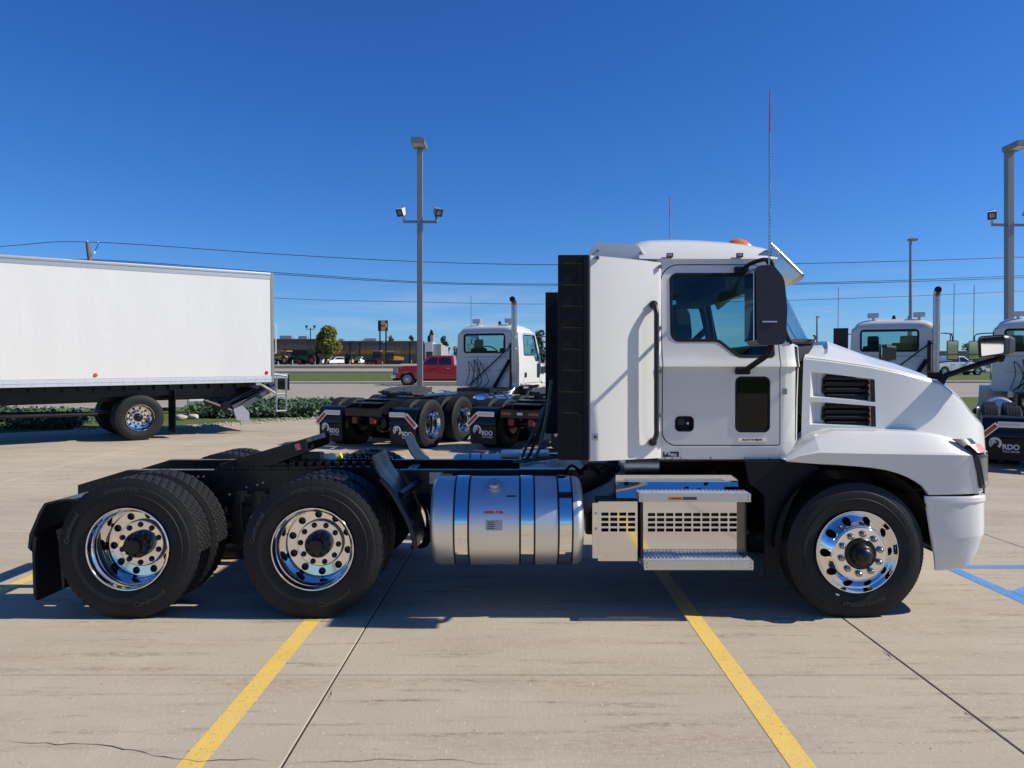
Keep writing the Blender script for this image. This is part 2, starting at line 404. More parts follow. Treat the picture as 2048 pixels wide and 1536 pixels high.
def nut_bm(y0, L, r=0.0165):
    bm = B(); cyl(bm, (0, y0, 0), (0, y0-L*0.25, 0), r*1.25, r*1.2, 12); cyl(bm, (0, y0-L*0.25, 0), (0, y0-L*0.8, 0), r, r*0.95, 6)
    cyl(bm, (0, y0-L*0.8, 0), (0, y0-L, 0), r*0.75, r*0.45, 8); return bm
def front_rim_bm():
    prof = lambda r: lerp_table([(0.17, -0.052), (0.196, -0.050), (0.205, -0.042), (0.215, -0.026), (0.235, 0.000), (0.26, 0.018), (0.275, 0.026), (0.29, 0.028)], r)
    bm = B(); hole_ring(bm, 10, 0.203, 0.272, 0.030, prof, 0.12)
    lathe(bm, [(0.030, 0.294), (0.0, 0.3045), (-0.004, 0.302), (-0.004, 0.297), (0.010, 0.290), (0.022, 0.281), (0.0265, 0.2745), (prof(0.272), 0.272)], 96)
    lathe(bm, [(prof(0.203), 0.203), (-0.0455, 0.201), (-0.0475, 0.198), (-0.046, 0.195), (-0.050, 0.192), (-0.0535, 0.188), (-0.0535, 0.08)], 96)
    return bm
def backing_bm():  # black backing disc added so the rim's hand holes look dark
    bm = B(); lathe(bm, [(0.05, 0.285), (0.075, 0.27), (0.085, 0.09)], 32); return bm
def front_hub_bm():
    bm = B()
    lathe(bm, [(-0.045, 0.116), (-0.060, 0.115), (-0.066, 0.108), (-0.066, 0.085), (-0.085, 0.080), (-0.105, 0.072), (-0.112, 0.064), (-0.112, 0.060), (-0.118, 0.058),
               (-0.135, 0.052), (-0.147, 0.038), (-0.152, 0.02), (-0.152, 0.0)], 40)
    return bm
MESH = {}
def shared(key, make, m, sharp=38.0):
    if key not in MESH:
        me = finish(make(), sharp); me.name = key; me.materials.append(m); MESH[key] = me
    return MESH[key]
RR, ZR = 0.518, 0.516; RF, ZF = 0.507, 0.490
def rear_wheel(parent, loc, far=False, nuts=True, rot=0.0, plain=False):
    w = obj('wheel', shared('wheel_rim', rear_rim_bm, CHROME), None, parent, loc)
    w.rotation_euler = (0, rot, PI if far else 0)
    ty = shared('tyre', lambda: tyre_bm(RR, 0.272, flat=None), RUBBER, 30)
    obj('tyre', ty, None, w); t2 = obj('tyre', ty, None, w, (0, 0.338, 0)); t2.rotation_euler = (0, 0.3, 0)
    obj('wheel_seam', shared('wheel_seam', seam_shade_bm, DECALB), None, w)
    obj('hub', shared('rear_hub', rear_hub_bm, BLACK), None, w); obj('dark_backing', shared('dark_backing', backing_bm, DECALB), None, w, (0, 0.19, 0))
    if nuts:
        for k in range(10):
            a = 2*PI*(k+0.5)/10
            obj('wheel_nut', shared('rear_nut', lambda: nut_bm(0.205, 0.02, 0.0175), BLACK), None, w, (0.144*math.cos(a), 0, 0.144*math.sin(a)))
    return w
def front_wheel(parent, loc, far=False, nuts=True, rot=0.0):
    w = obj('wheel', shared('front_wheel_rim', front_rim_bm, CHROME), None, parent, loc)
    w.rotation_euler = (0, rot, PI if far else 0)
    obj('tyre', shared('front_tyre', lambda: tyre_bm(RF, 0.285, drive=False), RUBBER, 30), None, w)
    obj('hub', shared('front_hub', front_hub_bm, BLACK), None, w); obj('dark_backing', shared('dark_backing', backing_bm, DECALB), None, w)
    if nuts:
        for k in range(10):
            a = 2*PI*(k+0.5)/10
            obj('wheel_nut', shared('front_nut', lambda: nut_bm(-0.0535, 0.036, 0.0205), NUTM), None, w, (0.144*math.cos(a), 0, 0.144*math.sin(a)))
    return w
def tyre_words(w, items, R, y=-0.0035):
    for (s, r, size, a0, flip, sp) in items:
        bm = B(); arc_text(bm, s, r, 0, size, a0, flip, 0.002, 0.0012, sp); obj('tyre_lettering', bm, LETTER, w, (0, y, 0))

# ------------------------------------------------------------------ chassis shared by the white tractors
AX = 0.679
def rails(parent, x0=-1.30, x1=5.9, taper=True, z1=1.0):
    for s in (-1, 1):
        bm = B()
        out = [(x0-0.19, z1-0.125), (x0+0.22, z1), (x1, z1), (x1, z1-0.27), (x0+0.05, z1-0.27), (x0-0.19, z1-0.20)] if taper else [(x0, z1-0.27), (x0, z1), (x1, z1), (x1, z1-0.27)]
        plate(out, [], -0.43, -0.42, 0.001, bm=bm)
        box(bm, x0+0.22, x1, -0.4195, -0.345, z1-0.009, z1, 0.002); box(bm, x0+0.22, x1, -0.4195, -0.345, z1-0.27, z1-0.261, 0.002)
        if s > 0:
            for v in bm.verts: v.co.y = -v.co.y
        obj('frame_rail', bm, BLACK, parent)
    for x in (x0-0.12, -0.02, 1.25, 2.6, 4.0):
        bm = B(); box(bm, x-0.04, x+0.04, -0.418, 0.418, z1-0.24, z1-(0.13 if x < x0 else 0.03), 0.006); obj('cross_member', bm, BLACK, parent)
def axles(parent, xs):
    for x in xs:
        bm = B(); cyl(bm, (x, -0.95, ZR), (x, 0.95, ZR), 0.075, 0.075, 16)
        lathe(bm, [(-0.20, 0.05), (-0.18, 0.16), (-0.10, 0.215), (0.10, 0.215), (0.18, 0.16), (0.20, 0.05)], 20, (x, 0, ZR), 'x')
        for s in (-1, 1):
            cyl(bm, (x+0.05, s*0.40, ZR+0.05), (x+0.05, s*0.40, 0.74), 0.10, 0.10, 14)
            cyl(bm, (x, s*0.56, ZR), (x, s*0.66, ZR), 0.215, 0.215, 24)
            cyl(bm, (x-0.28, s*0.50, ZR+0.1), (x-0.10, s*0.50, ZR+0.1), 0.075, 0.075, 12)
            tube(bm, [(x+0.16, s*0.37, ZR+0.02), (x+0.26, s*0.40, 0.86)], 0.035, 10)
        obj('axle', bm, BLACK, parent)
    for s in (-1, 1):
        bm = B(); box(bm, -0.62, 0.62, s*0.46-0.04, s*0.46+0.04, 0.40, 0.47, 0.01)
        box(bm, -0.10, 0.10, s*0.46-0.05, s*0.46+0.05, 0.42, 0.80, 0.02); obj('suspension_beam', bm, BLACK, parent)
def hanger_and_flap(parent, near, logo, lights=False):
    s = -1 if near else 1; bm = B()
    path = [(-1.06, 0.885), (-1.10, 0.888), (-1.20, 0.876), (-1.285, 0.855), (-1.325, 0.79), (-1.395, 0.625), (-1.405, 0.53), (-1.39, 0.51)]
    inn = [(a+0.018, b-0.012) for a, b in path]
    rows = [[(a, y, b) for (a, b) in path]+[(a, y, b) for (a, b) in reversed(inn)] for y in (s*1.22, s*1.20, s*0.62, s*0.60)]
    R = loft(bm, rows, True); bm.faces.new(R[0]); bm.faces.new(R[-1][::-1])
    box(bm, -1.14, -1.06, s*0.525-0.10, s*0.525+0.10, 0.80, 0.87, 0.01)
    obj('flap_bracket', bm, BLACK, parent)
    bm = B()
    out = fillet([(s*1.215, 0.13, 0.05), (s*0.605, 0.13, 0.05), (s*0.605, 0.66), (s*1.215, 0.66)])
    plate(out, [], -0.006, 0.006, 0.002, bm=bm)
    for v in bm.verts: v.co = Vector((-1.372+v.co.y-0.01*math.sin(3*v.co.x)+0.03*(0.66-v.co.z), v.co.x, v.co.z))
    f = obj('mud_flap', bm, FLAPR, parent)
    if logo:
        bm = B(); dealer_logo(bm, 0, 0, 0.205, 0)
        # the print faces the rear: seen from behind, local -y is to the right
        for v in bm.verts: v.co = Vector((-1.402+0.03*(0.66-(0.42+v.co.z)), s*0.91+0.125-v.co.x, 0.42+v.co.z))
        p = obj('flap_print', bm, LOGO, f)
    return f
def fifth_wheel(parent, tilt=0.31, greasy=True, c=(0.10, 0, 1.165), k_=1.0):
    bm = B()
    o = fillet([(-0.44, -0.30, 0.05), (-0.44, -0.13, 0.02), (-0.10, -0.045), (-0.02, -0.045), (-0.02, 0.045), (-0.10, 0.045), (-0.44, 0.13, 0.02), (-0.44, 0.30, 0.05),
                (-0.25, 0.455, 0.08), (0.22, 0.455, 0.16), (0.44, 0.24, 0.12), (0.44, -0.24, 0.12), (0.22, -0.455, 0.16), (-0.25, -0.455, 0.08)], 6)
    plate(o, [], -0.022, 0.022, 0.006, bm=bm)
    for v in bm.verts: v.co = Vector((v.co.x, v.co.z, -v.co.y))
    R = Matrix.Translation(c) @ Matrix.Rotation(-tilt, 4, 'Y') @ Matrix.Diagonal((k_, k_, k_, 1))
    for s in (-1, 1):
        b2 = B(); plate(fillet([(-0.44, -0.012), (-0.40, -0.04, 0.02), (-0.10, -0.10, 0.05), (0.10, -0.12, 0.05), (0.40, -0.10, 0.03), (0.43, -0.02), (0.43, 0.015), (-0.43, 0.015)]), [], s*0.43-0.012, s*0.43+0.012, 0.003, bm=b2)
        t = bpy.data.meshes.new('t'); b2.to_mesh(t); b2.free(); bm.from_mesh(t); bpy.data.meshes.remove(t)
    box(bm, -0.34, -0.26, -0.42, 0.42, -0.09, -0.02, 0.01); box(bm, 0.16, 0.24, -0.42, 0.42, -0.10, -0.02, 0.01)
    bmesh.ops.transform(bm, matrix=R, verts=bm.verts[:])
    fw = obj('fifth_wheel', bm, GREASE if greasy else BLACK, parent)
    for s in (-1, 1):
        bm = B(); plate(fillet([(c[0]-0.22, 1.03), (c[0]+0.22, 1.03), (c[0]+0.06, c[2]-0.05, 0.05), (c[0]-0.06, c[2]-0.05, 0.05)]), [], s*0.36-0.03, s*0.36+0.03, 0.006, bm=bm); obj('fifth_wheel_bracket', bm, BLACK, parent)
    return fw

# ------------------------------------------------------------------ the white tractor in front
T = thing('tractor_truck', 'white day cab road tractor parked side on across the yellow lines in the foreground', 'truck', (RX, RY, 0))
rails(T)
axles(T, (-AX, AX))
W1 = rear_wheel(T, (-AX, -1.22, ZR), rot=0.0); W2 = rear_wheel(T, (AX, -1.22, ZR), rot=0.35)
rear_wheel(T, (-AX, 1.22, ZR), True, rot=0.2); rear_wheel(T, (AX, 1.22, ZR), True, rot=0.5)
W3 = front_wheel(T, (4.683, -1.19, ZF), rot=0.1); front_wheel(T, (4.683, 1.19, ZF), True)
for w in (W1, W2):
    e = w.rotation_euler.y
    tyre_words(w, [('Continental', 0.425, 0.048, -PI*0.62+0.50+e, True, 1.15), ('HYBRID HD3', 0.43, 0.036, PI*0.62+e, False, 1.2), ('Continental', 0.43, 0.044, PI*0.97+e, False, 1.1)], RR)
tyre_words(W3, [('LT LOAD RANGE', 0.40, 0.036, -1.75, True, 1.2), ('Continental', 0.41, 0.045, 1.2, False, 1.2)], RF)
bm = B(); box(bm, -0.014, 0.014, -0.002, 0, -0.006, 0.006); st = obj('tyre_sticker', bm, LOGO, W3, (-0.115, -0.004, -0.325), (0, 0.25, 0))
bm = B(); cyl(bm, (4.683, -0.95, ZF), (4.683, 0.95, ZF), 0.07, 0.07); box(bm, 4.2, 5.2, -0.46, -0.38, ZF+0.08, ZF+0.14, 0.01); box(bm, 4.2, 5.2, 0.38, 0.46, ZF+0.08, ZF+0.14, 0.01)
for s in (-1, 1): cyl(bm, (4.683, s*0.70, ZF), (4.683, s*0.86, ZF), 0.2, 0.2, 24)
obj('front_axle', bm, BLACK, T)
hanger_and_flap(T, True, True); hanger_and_flap(T, False, True)
fw = fifth_wheel(T, 0.295, False, (0.03, 0, 1.13), 0.93)
bm = B(); M5 = Matrix.Translation((0.03, 0, 1.13)) @ Matrix.Rotation(-0.295, 4, 'Y') @ Matrix.Diagonal((0.93, 0.93, 0.93, 1))
box(bm, 0.315, 0.365, -0.446, -0.443, -0.065, 0.0, M=M5); obj('red_sticker', bm, DECALR, fw)
bm = B()
for k in range(3): box(bm, 0.32, 0.36, -0.448, -0.447, -0.055+k*0.018, -0.050+k*0.018, M=M5)
obj('sticker_text', bm, LOGO, fw)
bm = B()
for s in (-1, 1):
    box(bm, -0.30, 1.00, s*0.40-0.03, s*0.40+0.03, 1.003, 1.028, 0.003)
    for k in range(17): box(bm, -0.26+k*0.075, -0.225+k*0.075, s*0.37-0.018, s*0.37+0.018, 1.028, 1.062, 0.004)
    for k in range(8): box(bm, -0.20+k*0.15, -0.185+k*0.15, s*0.445-0.01, s*0.445+0.01, 1.0, 1.03, 0.003)
obj('slide_rail', bm, BLACK, T)
bm = B(); box(bm, 0.22, 0.62, -0.26, 0.26, 1.03, 1.07, 0.008); box(bm, 0.34, 0.50, -0.30, -0.16, 1.07, 1.13, 0.01); tube(bm, [(0.30, -0.2, 1.07), (0.32, -0.2, 1.20)], 0.02, 8)
box(bm, 0.1, 0.9, -0.03, 0.03, 1.02, 1.05, 0.005); obj('slide_lock', bm, BLACK, T)
bm = B()
tube(bm, [(0.62+0.55*t/110, -0.12+0.03*math.cos(t*0.9)-0.05*t/110, 1.045+0.03*math.sin(t*0.9)+0.02*math.sin(t/25)) for t in range(111)], 0.007, 5)
obj('coiled_air_line', bm, PLASTIC, T)
bm = B(); cyl(bm, (0.62, -0.20, 1.085), (0.66, -0.20, 1.10), 0.028, 0.028, 14); obj('yellow_valve_tag', bm, YTAG, T)
# suspension hanger seen between the rear wheels
bm = B()
for x in (-0.13, 0.02):
    plate([(x, 0.83), (x+0.06, 0.83), (x+0.05, 0.66), (x+0.09, 0.42), (x-0.02, 0.42), (x-0.03, 0.66)], [], -0.56, -0.44, 0.006, bm=bm)
box(bm, -0.16, 0.10, -0.54, -0.45, 0.40, 0.72, 0.01); obj('torque_bracket', bm, BLACK, T)
for p0, p1, r in (((0.06, -0.62, 0.62), (0.06, -0.52, 0.62), 0.05), ((0.03, -0.66, 0.45), (0.03, -0.50, 0.45), 0.045), ((0.13, -0.64, 0.56), (0.10, -0.52, 0.58), 0.02)):
    bm = B(); cyl(bm, p0, p1, r, r); obj('bushing', bm, GREYM, T)
rb = random.Random(8)
for k in range(14):
    x = -0.62+0.045*k if k < 5 else rb.uniform(-0.25, 1.1); z = 0.945 if k < 5 else rb.uniform(0.76, 0.90)
    bm = B(); cyl(bm, (x, -0.437, z), (x, -0.430, z), 0.009, 0.008, 6); obj('frame_bolt', bm, GALV if k % 3 == 0 else GREYM, T)
# quarter fenders ahead of the drive wheels
for s in (-1, 1):
    pth = QP([(742, 914), (752, 940), (762, 957), (782, 980), (803, 1015), (820, 1050), (829, 1080), (831, 1098)], 5.74)
    pth2 = [(a+0.010, b+0.006) for a, b in pth]
    ys = [s*y for y in (1.13, 0.54)]
    bm = B(); R = loft(bm, [[(a, ys[0], b) for a, b in pth]+[(a, ys[0], b) for a, b in reversed(pth2)], [(a, ys[1], b) for a, b in pth]+[(a, ys[1], b) for a, b in reversed(pth2)]], True)
    bm.faces.new(R[0]); bm.faces.new(R[1][::-1])
    fd = obj('quarter_fender', bm, BLACK, T)
    bm = B(); tube(bm, curve_pts([(a, s*1.135, b) for a, b in pth[2:]], 4), 0.020, 10); obj('fender_edge', bm, MIRRORH, fd)
    bm = B(); a, b = Q(806, 990, 5.9); tube(bm, [(a-0.02, s*1.0, b), (a+0.05, s*0.44, b+0.03)], 0.03, 12); obj('fender_post', bm, BLACK, fd)

# fuel tanks
def tank(s):
    x0, x1, R, cz = 1.529, 2.678, 0.337, 0.668; cy = s*0.864; bm = B()
    lathe(bm, [(0, 0), (0, 0.20), (0.004, 0.285), (0.014, 0.312), (0.032, 0.328), (0.055, R), (x1-x0-0.055, R), (x1-x0-0.032, 0.328), (x1-x0-0.014, 0.312), (x1-x0-0.004, 0.285), (x1-x0, 0.20), (x1-x0, 0)], 96, (x0, cy, cz), 'x')
    t = obj('fuel_tank', bm, BRUSH, T)
    for (p0, p1) in ((910, 935), (1042, 1067), (1119, 1143)):
        a, b = Q(p0, 0, 5.70)[0], Q(p1, 0, 5.70)[0]
        bm = B(); lathe(bm, [(a-0.014, R-0.002), (a-0.014, R+0.003), (b+0.014, R+0.003), (b+0.014, R-0.002)], 96, (0, cy, cz), 'x'); obj('strap_rubber', bm, DECALB, t)
        bm = B(); lathe(bm, [(a, R+0.002), (a, R+0.007), (b, R+0.007), (b, R+0.002)], 96, (0, cy, cz), 'x'); obj('tank_strap', bm, CHROME, t)
    x = Q(988, 0, 5.75)[0]; d = Vector((0, s*0.55, 0.83)).normalized(); c = Vector((x, cy, cz))
    bm = B(); cyl(bm, c+d*(R-0.01), c+d*(R+0.018), 0.052, 0.052, 24); cyl(bm, c+d*(R+0.018), c+d*(R+0.05), 0.045, 0.042, 24); obj('filler_cap', bm, GALV, t)
    bm = B()
    lathe(bm, [(0, 0.083), (0.0015, 0.079)], 40)
    for v in bm.verts:
        u, h, w_ = v.co.x, v.co.y, v.co.z; an = w_/R
        tng = Vector((0, -d.z, d.y))
        v.co = c+Vector((u, 0, 0))+(d*math.cos(an)+tng*math.sin(an)*1.0)*(R+0.001+h)
    obj('filler_ring', bm, ALU, t)
    return t
tk = tank(-1); tank(1)
def on_tank(bm, x, ang, h=0.0012):
    """wrap flat x-z work round the near tank at an angle above the horizontal"""
    for v in bm.verts:
        a = ang+v.co.z/0.337; v.co = Vector((x+v.co.x, -0.864-math.cos(a)*(0.337+h-v.co.y), 0.668+math.sin(a)*(0.337+h-v.co.y)))
xD = Q(966, 0, 5.72)[0]
bm = B(); plate(rect(0, -0.014, 0.162, 0.016), [], 0, 0.0008, bm=bm); on_tank(bm, xD, 0.345); obj('fuel_decal', bm, REFLW, tk)
bm = B(); text_into(bm, 'DIESEL FUEL', 0.006, -0.009, -0.001, 0.026, 0.0012, 0.150); on_tank(bm, xD, 0.345); obj('fuel_decal_text', bm, DECALR, tk)
xL = Q(972, 0, 5.72)[0]
bm = B(); plate(rect(0, -0.037, 0.122, 0.037), [], 0, 0.0008, 0, [('z', k*0.008) for k in range(-4, 5)], bm=bm); on_tank(bm, xL, 0.06); obj('tank_label', bm, DECALG, tk)
bm = B()
for k in range(4): box(bm, 0.014, 0.07-0.006*(k % 2), -0.001, -0.0006, -0.026+k*0.014, -0.021+k*0.014)
for k in range(3): box(bm, 0.01+k*0.03, 0.03+k*0.03, -0.001, -0.0006, 0.029, 0.032)
on_tank(bm, xL, 0.06); obj('tank_label_text', bm, DECALB, tk)
bm = B(); plate(rect(0, -0.006, 0.078, 0.006), [], 0, 0.0008, bm=bm); on_tank(bm, Q(1012, 0, 5.72)[0], 0.72); obj('small_decal', bm, DECALB, tk)
bm = B(); a = Q(858, 948, 6.40); plate(rect(a[0], a[1]-0.085, a[0]+0.11, a[1]+0.01), [], -0.434, -0.4305, 0.001, bm=bm); obj('tank_bracket', bm, GALV, T)
bm = B(); plate(rect(a[0]+0.095, a[1]-0.025, a[0]+0.19, a[1]+0.0), [], -0.4375, -0.4345, bm=bm); obj('yellow_label', bm, DECALY, T)
# hoses behind the quarter fender
bm = B()
for k in range(3): tube(bm, curve_pts([(1.35+0.035*k, -0.46-0.02*k, 0.80), (1.44+0.03*k, -0.52, 0.62), (1.40+0.02*k, -0.5, 0.40), (1.30, -0.45, 0.36)], 6), 0.014, 6)
obj('frame_hose', bm, PLASTIC, T)
# tread plate behind the cab, with its grip bars
bm = B(); box(bm, 2.20, 2.75, -0.43, 0.43, 1.003, 1.020, 0.003)
for k in range(26):
    for j in range(8): box(bm, 2.215+k*0.0205, 2.223+k*0.0205, -0.41+j*0.104, -0.33+j*0.104, 1.020, 1.024)
obj('deck_plate', bm, ALU, T)
bm = B(); box(bm, 2.02, 2.5, 0.70, 1.05, 0.98, 1.03, 0.006)
for k in range(10): box(bm, 2.05+k*0.045, 2.06+k*0.045, 0.72, 1.03, 1.03, 1.034)
obj('far_step_plate', bm, ALU, T)
for k in range(3):
    bm = B(); tube(bm, curve_pts([(2.48, -0.10+0.12*k, 1.75-0.1*k), (2.42-0.03*k, -0.12+0.1*k, 1.35), (2.33-0.05*k, -0.2+0.1*k, 1.08), (2.15+0.05*k, -0.22+0.08*k, 1.045), (2.35, -0.05+0.05*k, 1.045), (2.55, 0.05, 1.06)], 7), 0.014, 8)
    obj('air_hose', bm, (GREENH, PLASTIC, GREENH)[k], T)

# steps and tool box
def slotted(x0, x1, z0, z1, cols, rows, sx0, sx1, sz0, sz1, y0, y1):
    hs_ = []; gx = (sx1-sx0)/cols; gz = (sz1-sz0)/rows
    for i in range(cols):
        for j in range(rows): hs_.append(rect(sx0+i*gx+gx*0.09, sz0+j*gz+gz*0.18, sx0+(i+1)*gx-gx*0.09, sz0+(j+1)*gz-gz*0.18, 0.005))
    return plate(rect(x0, z0, x1, z1, 0.006), hs_, y0, y1, 0.0)
def Zy(y, Y): return WZ(y, Y)
ya = 5.74-RY; A0, A1 = Q(1196, 0, 5.74)[0], Q(1275, 0, 5.74)[0]
tb = obj('tool_box_panel', slotted(A0, A1, Zy(1122, 5.74), Zy(1003, 5.74), 4, 4, Q(1201, 0, 5.74)[0], Q(1272, 0, 5.74)[0], Zy(1065, 5.74), Zy(1023, 5.74), ya, ya+0.006), STEELP, T)
bm = B(); plate(rect(Q(1185, 0, 5.74)[0], Zy(1117, 5.74), A0+0.002, Zy(1006, 5.74), 0.006), [], ya+0.007, ya+0.012, 0.001, bm=bm); obj('panel_flange', bm, STEELP, tb)
bm = B()
for zz in (1027, 1058): cyl(bm, (Q(1192, 0, 5.74)[0], ya+0.006, Zy(zz, 5.74)), (Q(1192, 0, 5.74)[0], ya-0.004, Zy(zz, 5.74)), 0.012, 0.009, 10)
obj('panel_bolt', bm, GALV, tb)
yb = 5.765-RY
pb = obj('step_back_panel', slotted(Q(1281, 0, 5.765)[0], Q(1486, 0, 5.765)[0], Zy(1112, 5.765), Zy(1004, 5.765), 10, 4, Q(1294, 0, 5.765)[0], Q(1475, 0, 5.765)[0], Zy(1065, 5.765), Zy(1024, 5.765), yb, yb+0.006), STEELP, T)
bm = B(); box(bm, A0+0.01, 3.85, ya+0.06, -0.55, 0.42, 0.84, 0.01); obj('tool_box', bm, BLACK, T)
for p in (1283, 1488):
    bm = B(); box(bm, Q(p, 0, 5.7)[0]-0.006, Q(p, 0, 5.7)[0]+0.006, 5.66-RY, 5.80-RY, 0.42, 0.90, 0.002); obj('step_bracket', bm, BLACK, T)
bm = B(); x0, x1 = Q(1232, 0, 6.0)[0], Q(1478, 0, 6.0)[0]
prof = [(6.07, 0.90), (6.05, 1.012), (6.03, 1.018), (6.02, 1.012), (6.02, 0.968), (6.035, 0.962), (6.025, 0.94), (5.975, 0.845), (5.95, 0.78)]
R = loft(bm, [[(x, Y-RY, z) for Y, z in prof] for x in (x0, x0+0.5*(x1-x0), x1)]); obj('step_top_cover', bm, STEELP, T, sharp=20)
for p, q in ((1250, 965), (1410, 966), (1370, 975), (1395, 978)): a = Q(p, q, 6.0); bm = B(); box(bm, a[0], a[0]+0.03, 6.005-RY, 6.02-RY, a[1]-0.006, a[1]+0.004); obj('cover_clip', bm, BLACK, T)
TREAD = mat('bright_tread', (0.80, 0.80, 0.80), 0.42, 0.7, var=0.08, scale=30)
def step(x0, x1, yf, yb_, zt, h, name):
    bm = B(); box(bm, x0, x1, yf, yf+0.006, zt-h, zt, 0.0015); box(bm, x0, x1, yb_-0.006, yb_, zt-h, zt, 0.0015)
    box(bm, x0, x0+0.006, yf+0.0065, yb_-0.0065, zt-h*0.8, zt-0.001); box(bm, x1-0.006, x1, yf+0.0065, yb_-0.0065, zt-h*0.8, zt-0.001)
    s = obj(name, bm, ALU, T)
    bm = B(); n = 27; dx = (x1-x0)/n; m_ = 5; dy = (yb_-yf-0.016)/m_
    for i in range(n):                        # expanded-metal grating: crossed diagonal bars with raised teeth
        for j in range(m_):
            xa, y_ = x0+i*dx, yf+0.008+j*dy
            for (p, q) in (((xa+0.003, y_+0.003), (xa+dx-0.003, y_+dy-0.003)), ((xa+dx-0.003, y_+0.003), (xa+0.003, y_+dy-0.003))):
                d = Vector((q[0]-p[0], q[1]-p[1], 0)); nrm = Vector((-d.y, d.x, 0)).normalized()*0.0045
                v = [bm.verts.new((p[0]+nrm.x, p[1]+nrm.y, zt-0.004)), bm.verts.new((p[0]-nrm.x, p[1]-nrm.y, zt-0.004)), bm.verts.new((q[0]-nrm.x, q[1]-nrm.y, zt-0.004)), bm.verts.new((q[0]+nrm.x, q[1]+nrm.y, zt-0.004))]
                bm.faces.new(v); w = [bm.verts.new(k.co-Vector((0, 0, 0.006))) for k in v]
                for k in range(4): bm.faces.new((v[k], v[(k+1) % 4], w[(k+1) % 4], w[k]))
            box(bm, xa+dx*0.32, xa+dx*0.68, y_+dy*0.35, y_+dy*0.65, zt-0.006, zt+0.006, 0.002)
    obj('tread', bm, TREAD, s)['kind'] = 'stuff'
    bm = B()
    for xx in (x0+0.02, x1-0.02):
        for zz in (zt-h*0.3, zt-h*0.72): cyl(bm, (xx, yf+0.001, zz), (xx, yf-0.003, zz), 0.006, 0.005, 8)
    obj('step_rivet', bm, GREYM, s)
    return s
s1 = step(Q(1278, 0, 5.62)[0], Q(1502, 0, 5.62)[0], 5.62-RY, 5.80-RY, 0.928, 0.062, 'upper_step')
s2 = step(Q(1288, 0, 5.58)[0], Q(1507, 0, 5.58)[0], 5.58-RY, 5.80-RY, 0.450, 0.070, 'lower_step')
bm = B(); a, b = Q(1336, 0, 5.62)[0], Q(1366, 0, 5.62)[0]; plate(rect(a, 0.882, b, 0.904), [], 5.617-RY, 5.619-RY, bm=bm); obj('warning_decal', bm, DECALO, s1)
bm = B(); plate(rect(b+0.001, 0.882, b+0.10, 0.904), [], 5.617-RY, 5.619-RY, bm=bm); obj('warning_decal', bm, mat('brown_decal', (0.09, 0.06, 0.06), 0.5), s1)
bm = B(); text_into(bm, 'WARNING', a+0.022, 0.888, 5.6165-RY, 0.013, 0.0006, 0.075); obj('warning_text', bm, DECALB, s1)
# pipes and gear under the cab
bm = B(); tube(bm, curve_pts([(2.66, -0.62, 0.72), (2.80, -0.70, 0.80), (2.95, -0.72, 0.88), (3.05, -0.6, 0.95)], 5), 0.075, 14); obj('intake_pipe', bm, GREYM, T)
bm = B(); lathe(bm, [(0, 0.0), (0, 0.10), (0.02, 0.13), (0.30, 0.13), (0.32, 0.10), (0.32, 0)], 28, (3.02, -0.55, 1.06), 'x'); obj('exhaust_canister', bm, ALU, T)
bm = B(); box(bm, 2.75, 4.1, -0.40, 0.40, 0.45, 1.06, 0.03); box(bm, 4.1, 5.3, -0.36, 0.36, 0.42, 1.35, 0.05); cyl(bm, (1.0, 0, 0.72), (2.8, 0, 0.72), 0.06, 0.06)
cyl(bm, (2.8, 0, 0.70), (3.6, 0, 0.70), 0.26, 0.33, 20); obj('engine', bm, BLACK, T)
bm = B()
for k in range(9): tube(bm, curve_pts([(2.55+0.14*k, -0.50, 0.96+0.02*(k % 3)), (2.62+0.14*k, -0.62+0.02*(k % 2), 1.06), (2.72+0.14*k, -0.55, 0.98)], 4), 0.012+0.004*(k % 2), 6)
obj('engine_hose', bm, PLASTIC, T)['kind'] = 'stuff'

# ------------------------------------------------------------------ cab of the white tractor
YD = 5.80
W_TAB = [(1.10, 1.030), (1.20, 1.045), (1.50, 1.050), (1.849, 1.054), (1.857, 1.080), (1.875, 1.074), (1.90, 1.062), (1.94, 1.047), (2.0, 1.034), (2.06, 1.024), (2.35, 0.998), (2.70, 0.962)]
def cw(z): return lerp_table(W_TAB, z)
def bend(co): return (co.x, -cw(co.z)+co.y, co.z)
ZC = [('z', z) for z in (1.2, 1.5, 1.849, 1.857, 1.875, 1.90, 1.94, 2.0, 2.06, 2.35)]
door_o = fillet(QP([(1326, 527, 36), (1520, 527, 12), (1543, 560, 20), (1559, 640, 30), (1560, 890, 5), (1326, 890, 27)], YD), 8)
win = fillet(QP([(1347, 547, 12), (1517, 547, 12), (1530, 580, 20), (1547, 650, 10), (1547, 711, 4), (1478, 711, 26), (1440, 679, 24), (1347, 679, 14)], YD), 6)
low = fillet(QP([(1473, 755, 10), (1539, 755, 10), (1539, 863, 10), (1473, 863, 10)], YD), 5)
pock = rect(*Q(1352, 862, YD), *Q(1387, 834, YD), 0.03)
cab_o = fillet(QP([(1318, 510), (1532, 510), (1548, 534, 20), (1561, 592, 60), (1569, 655, 40), (1582, 684, 25), (1604, 691, 4), (1600, 800, 40), (1599, 882, 10), (1573, 919, 10), (1318, 919)], YD), 5)
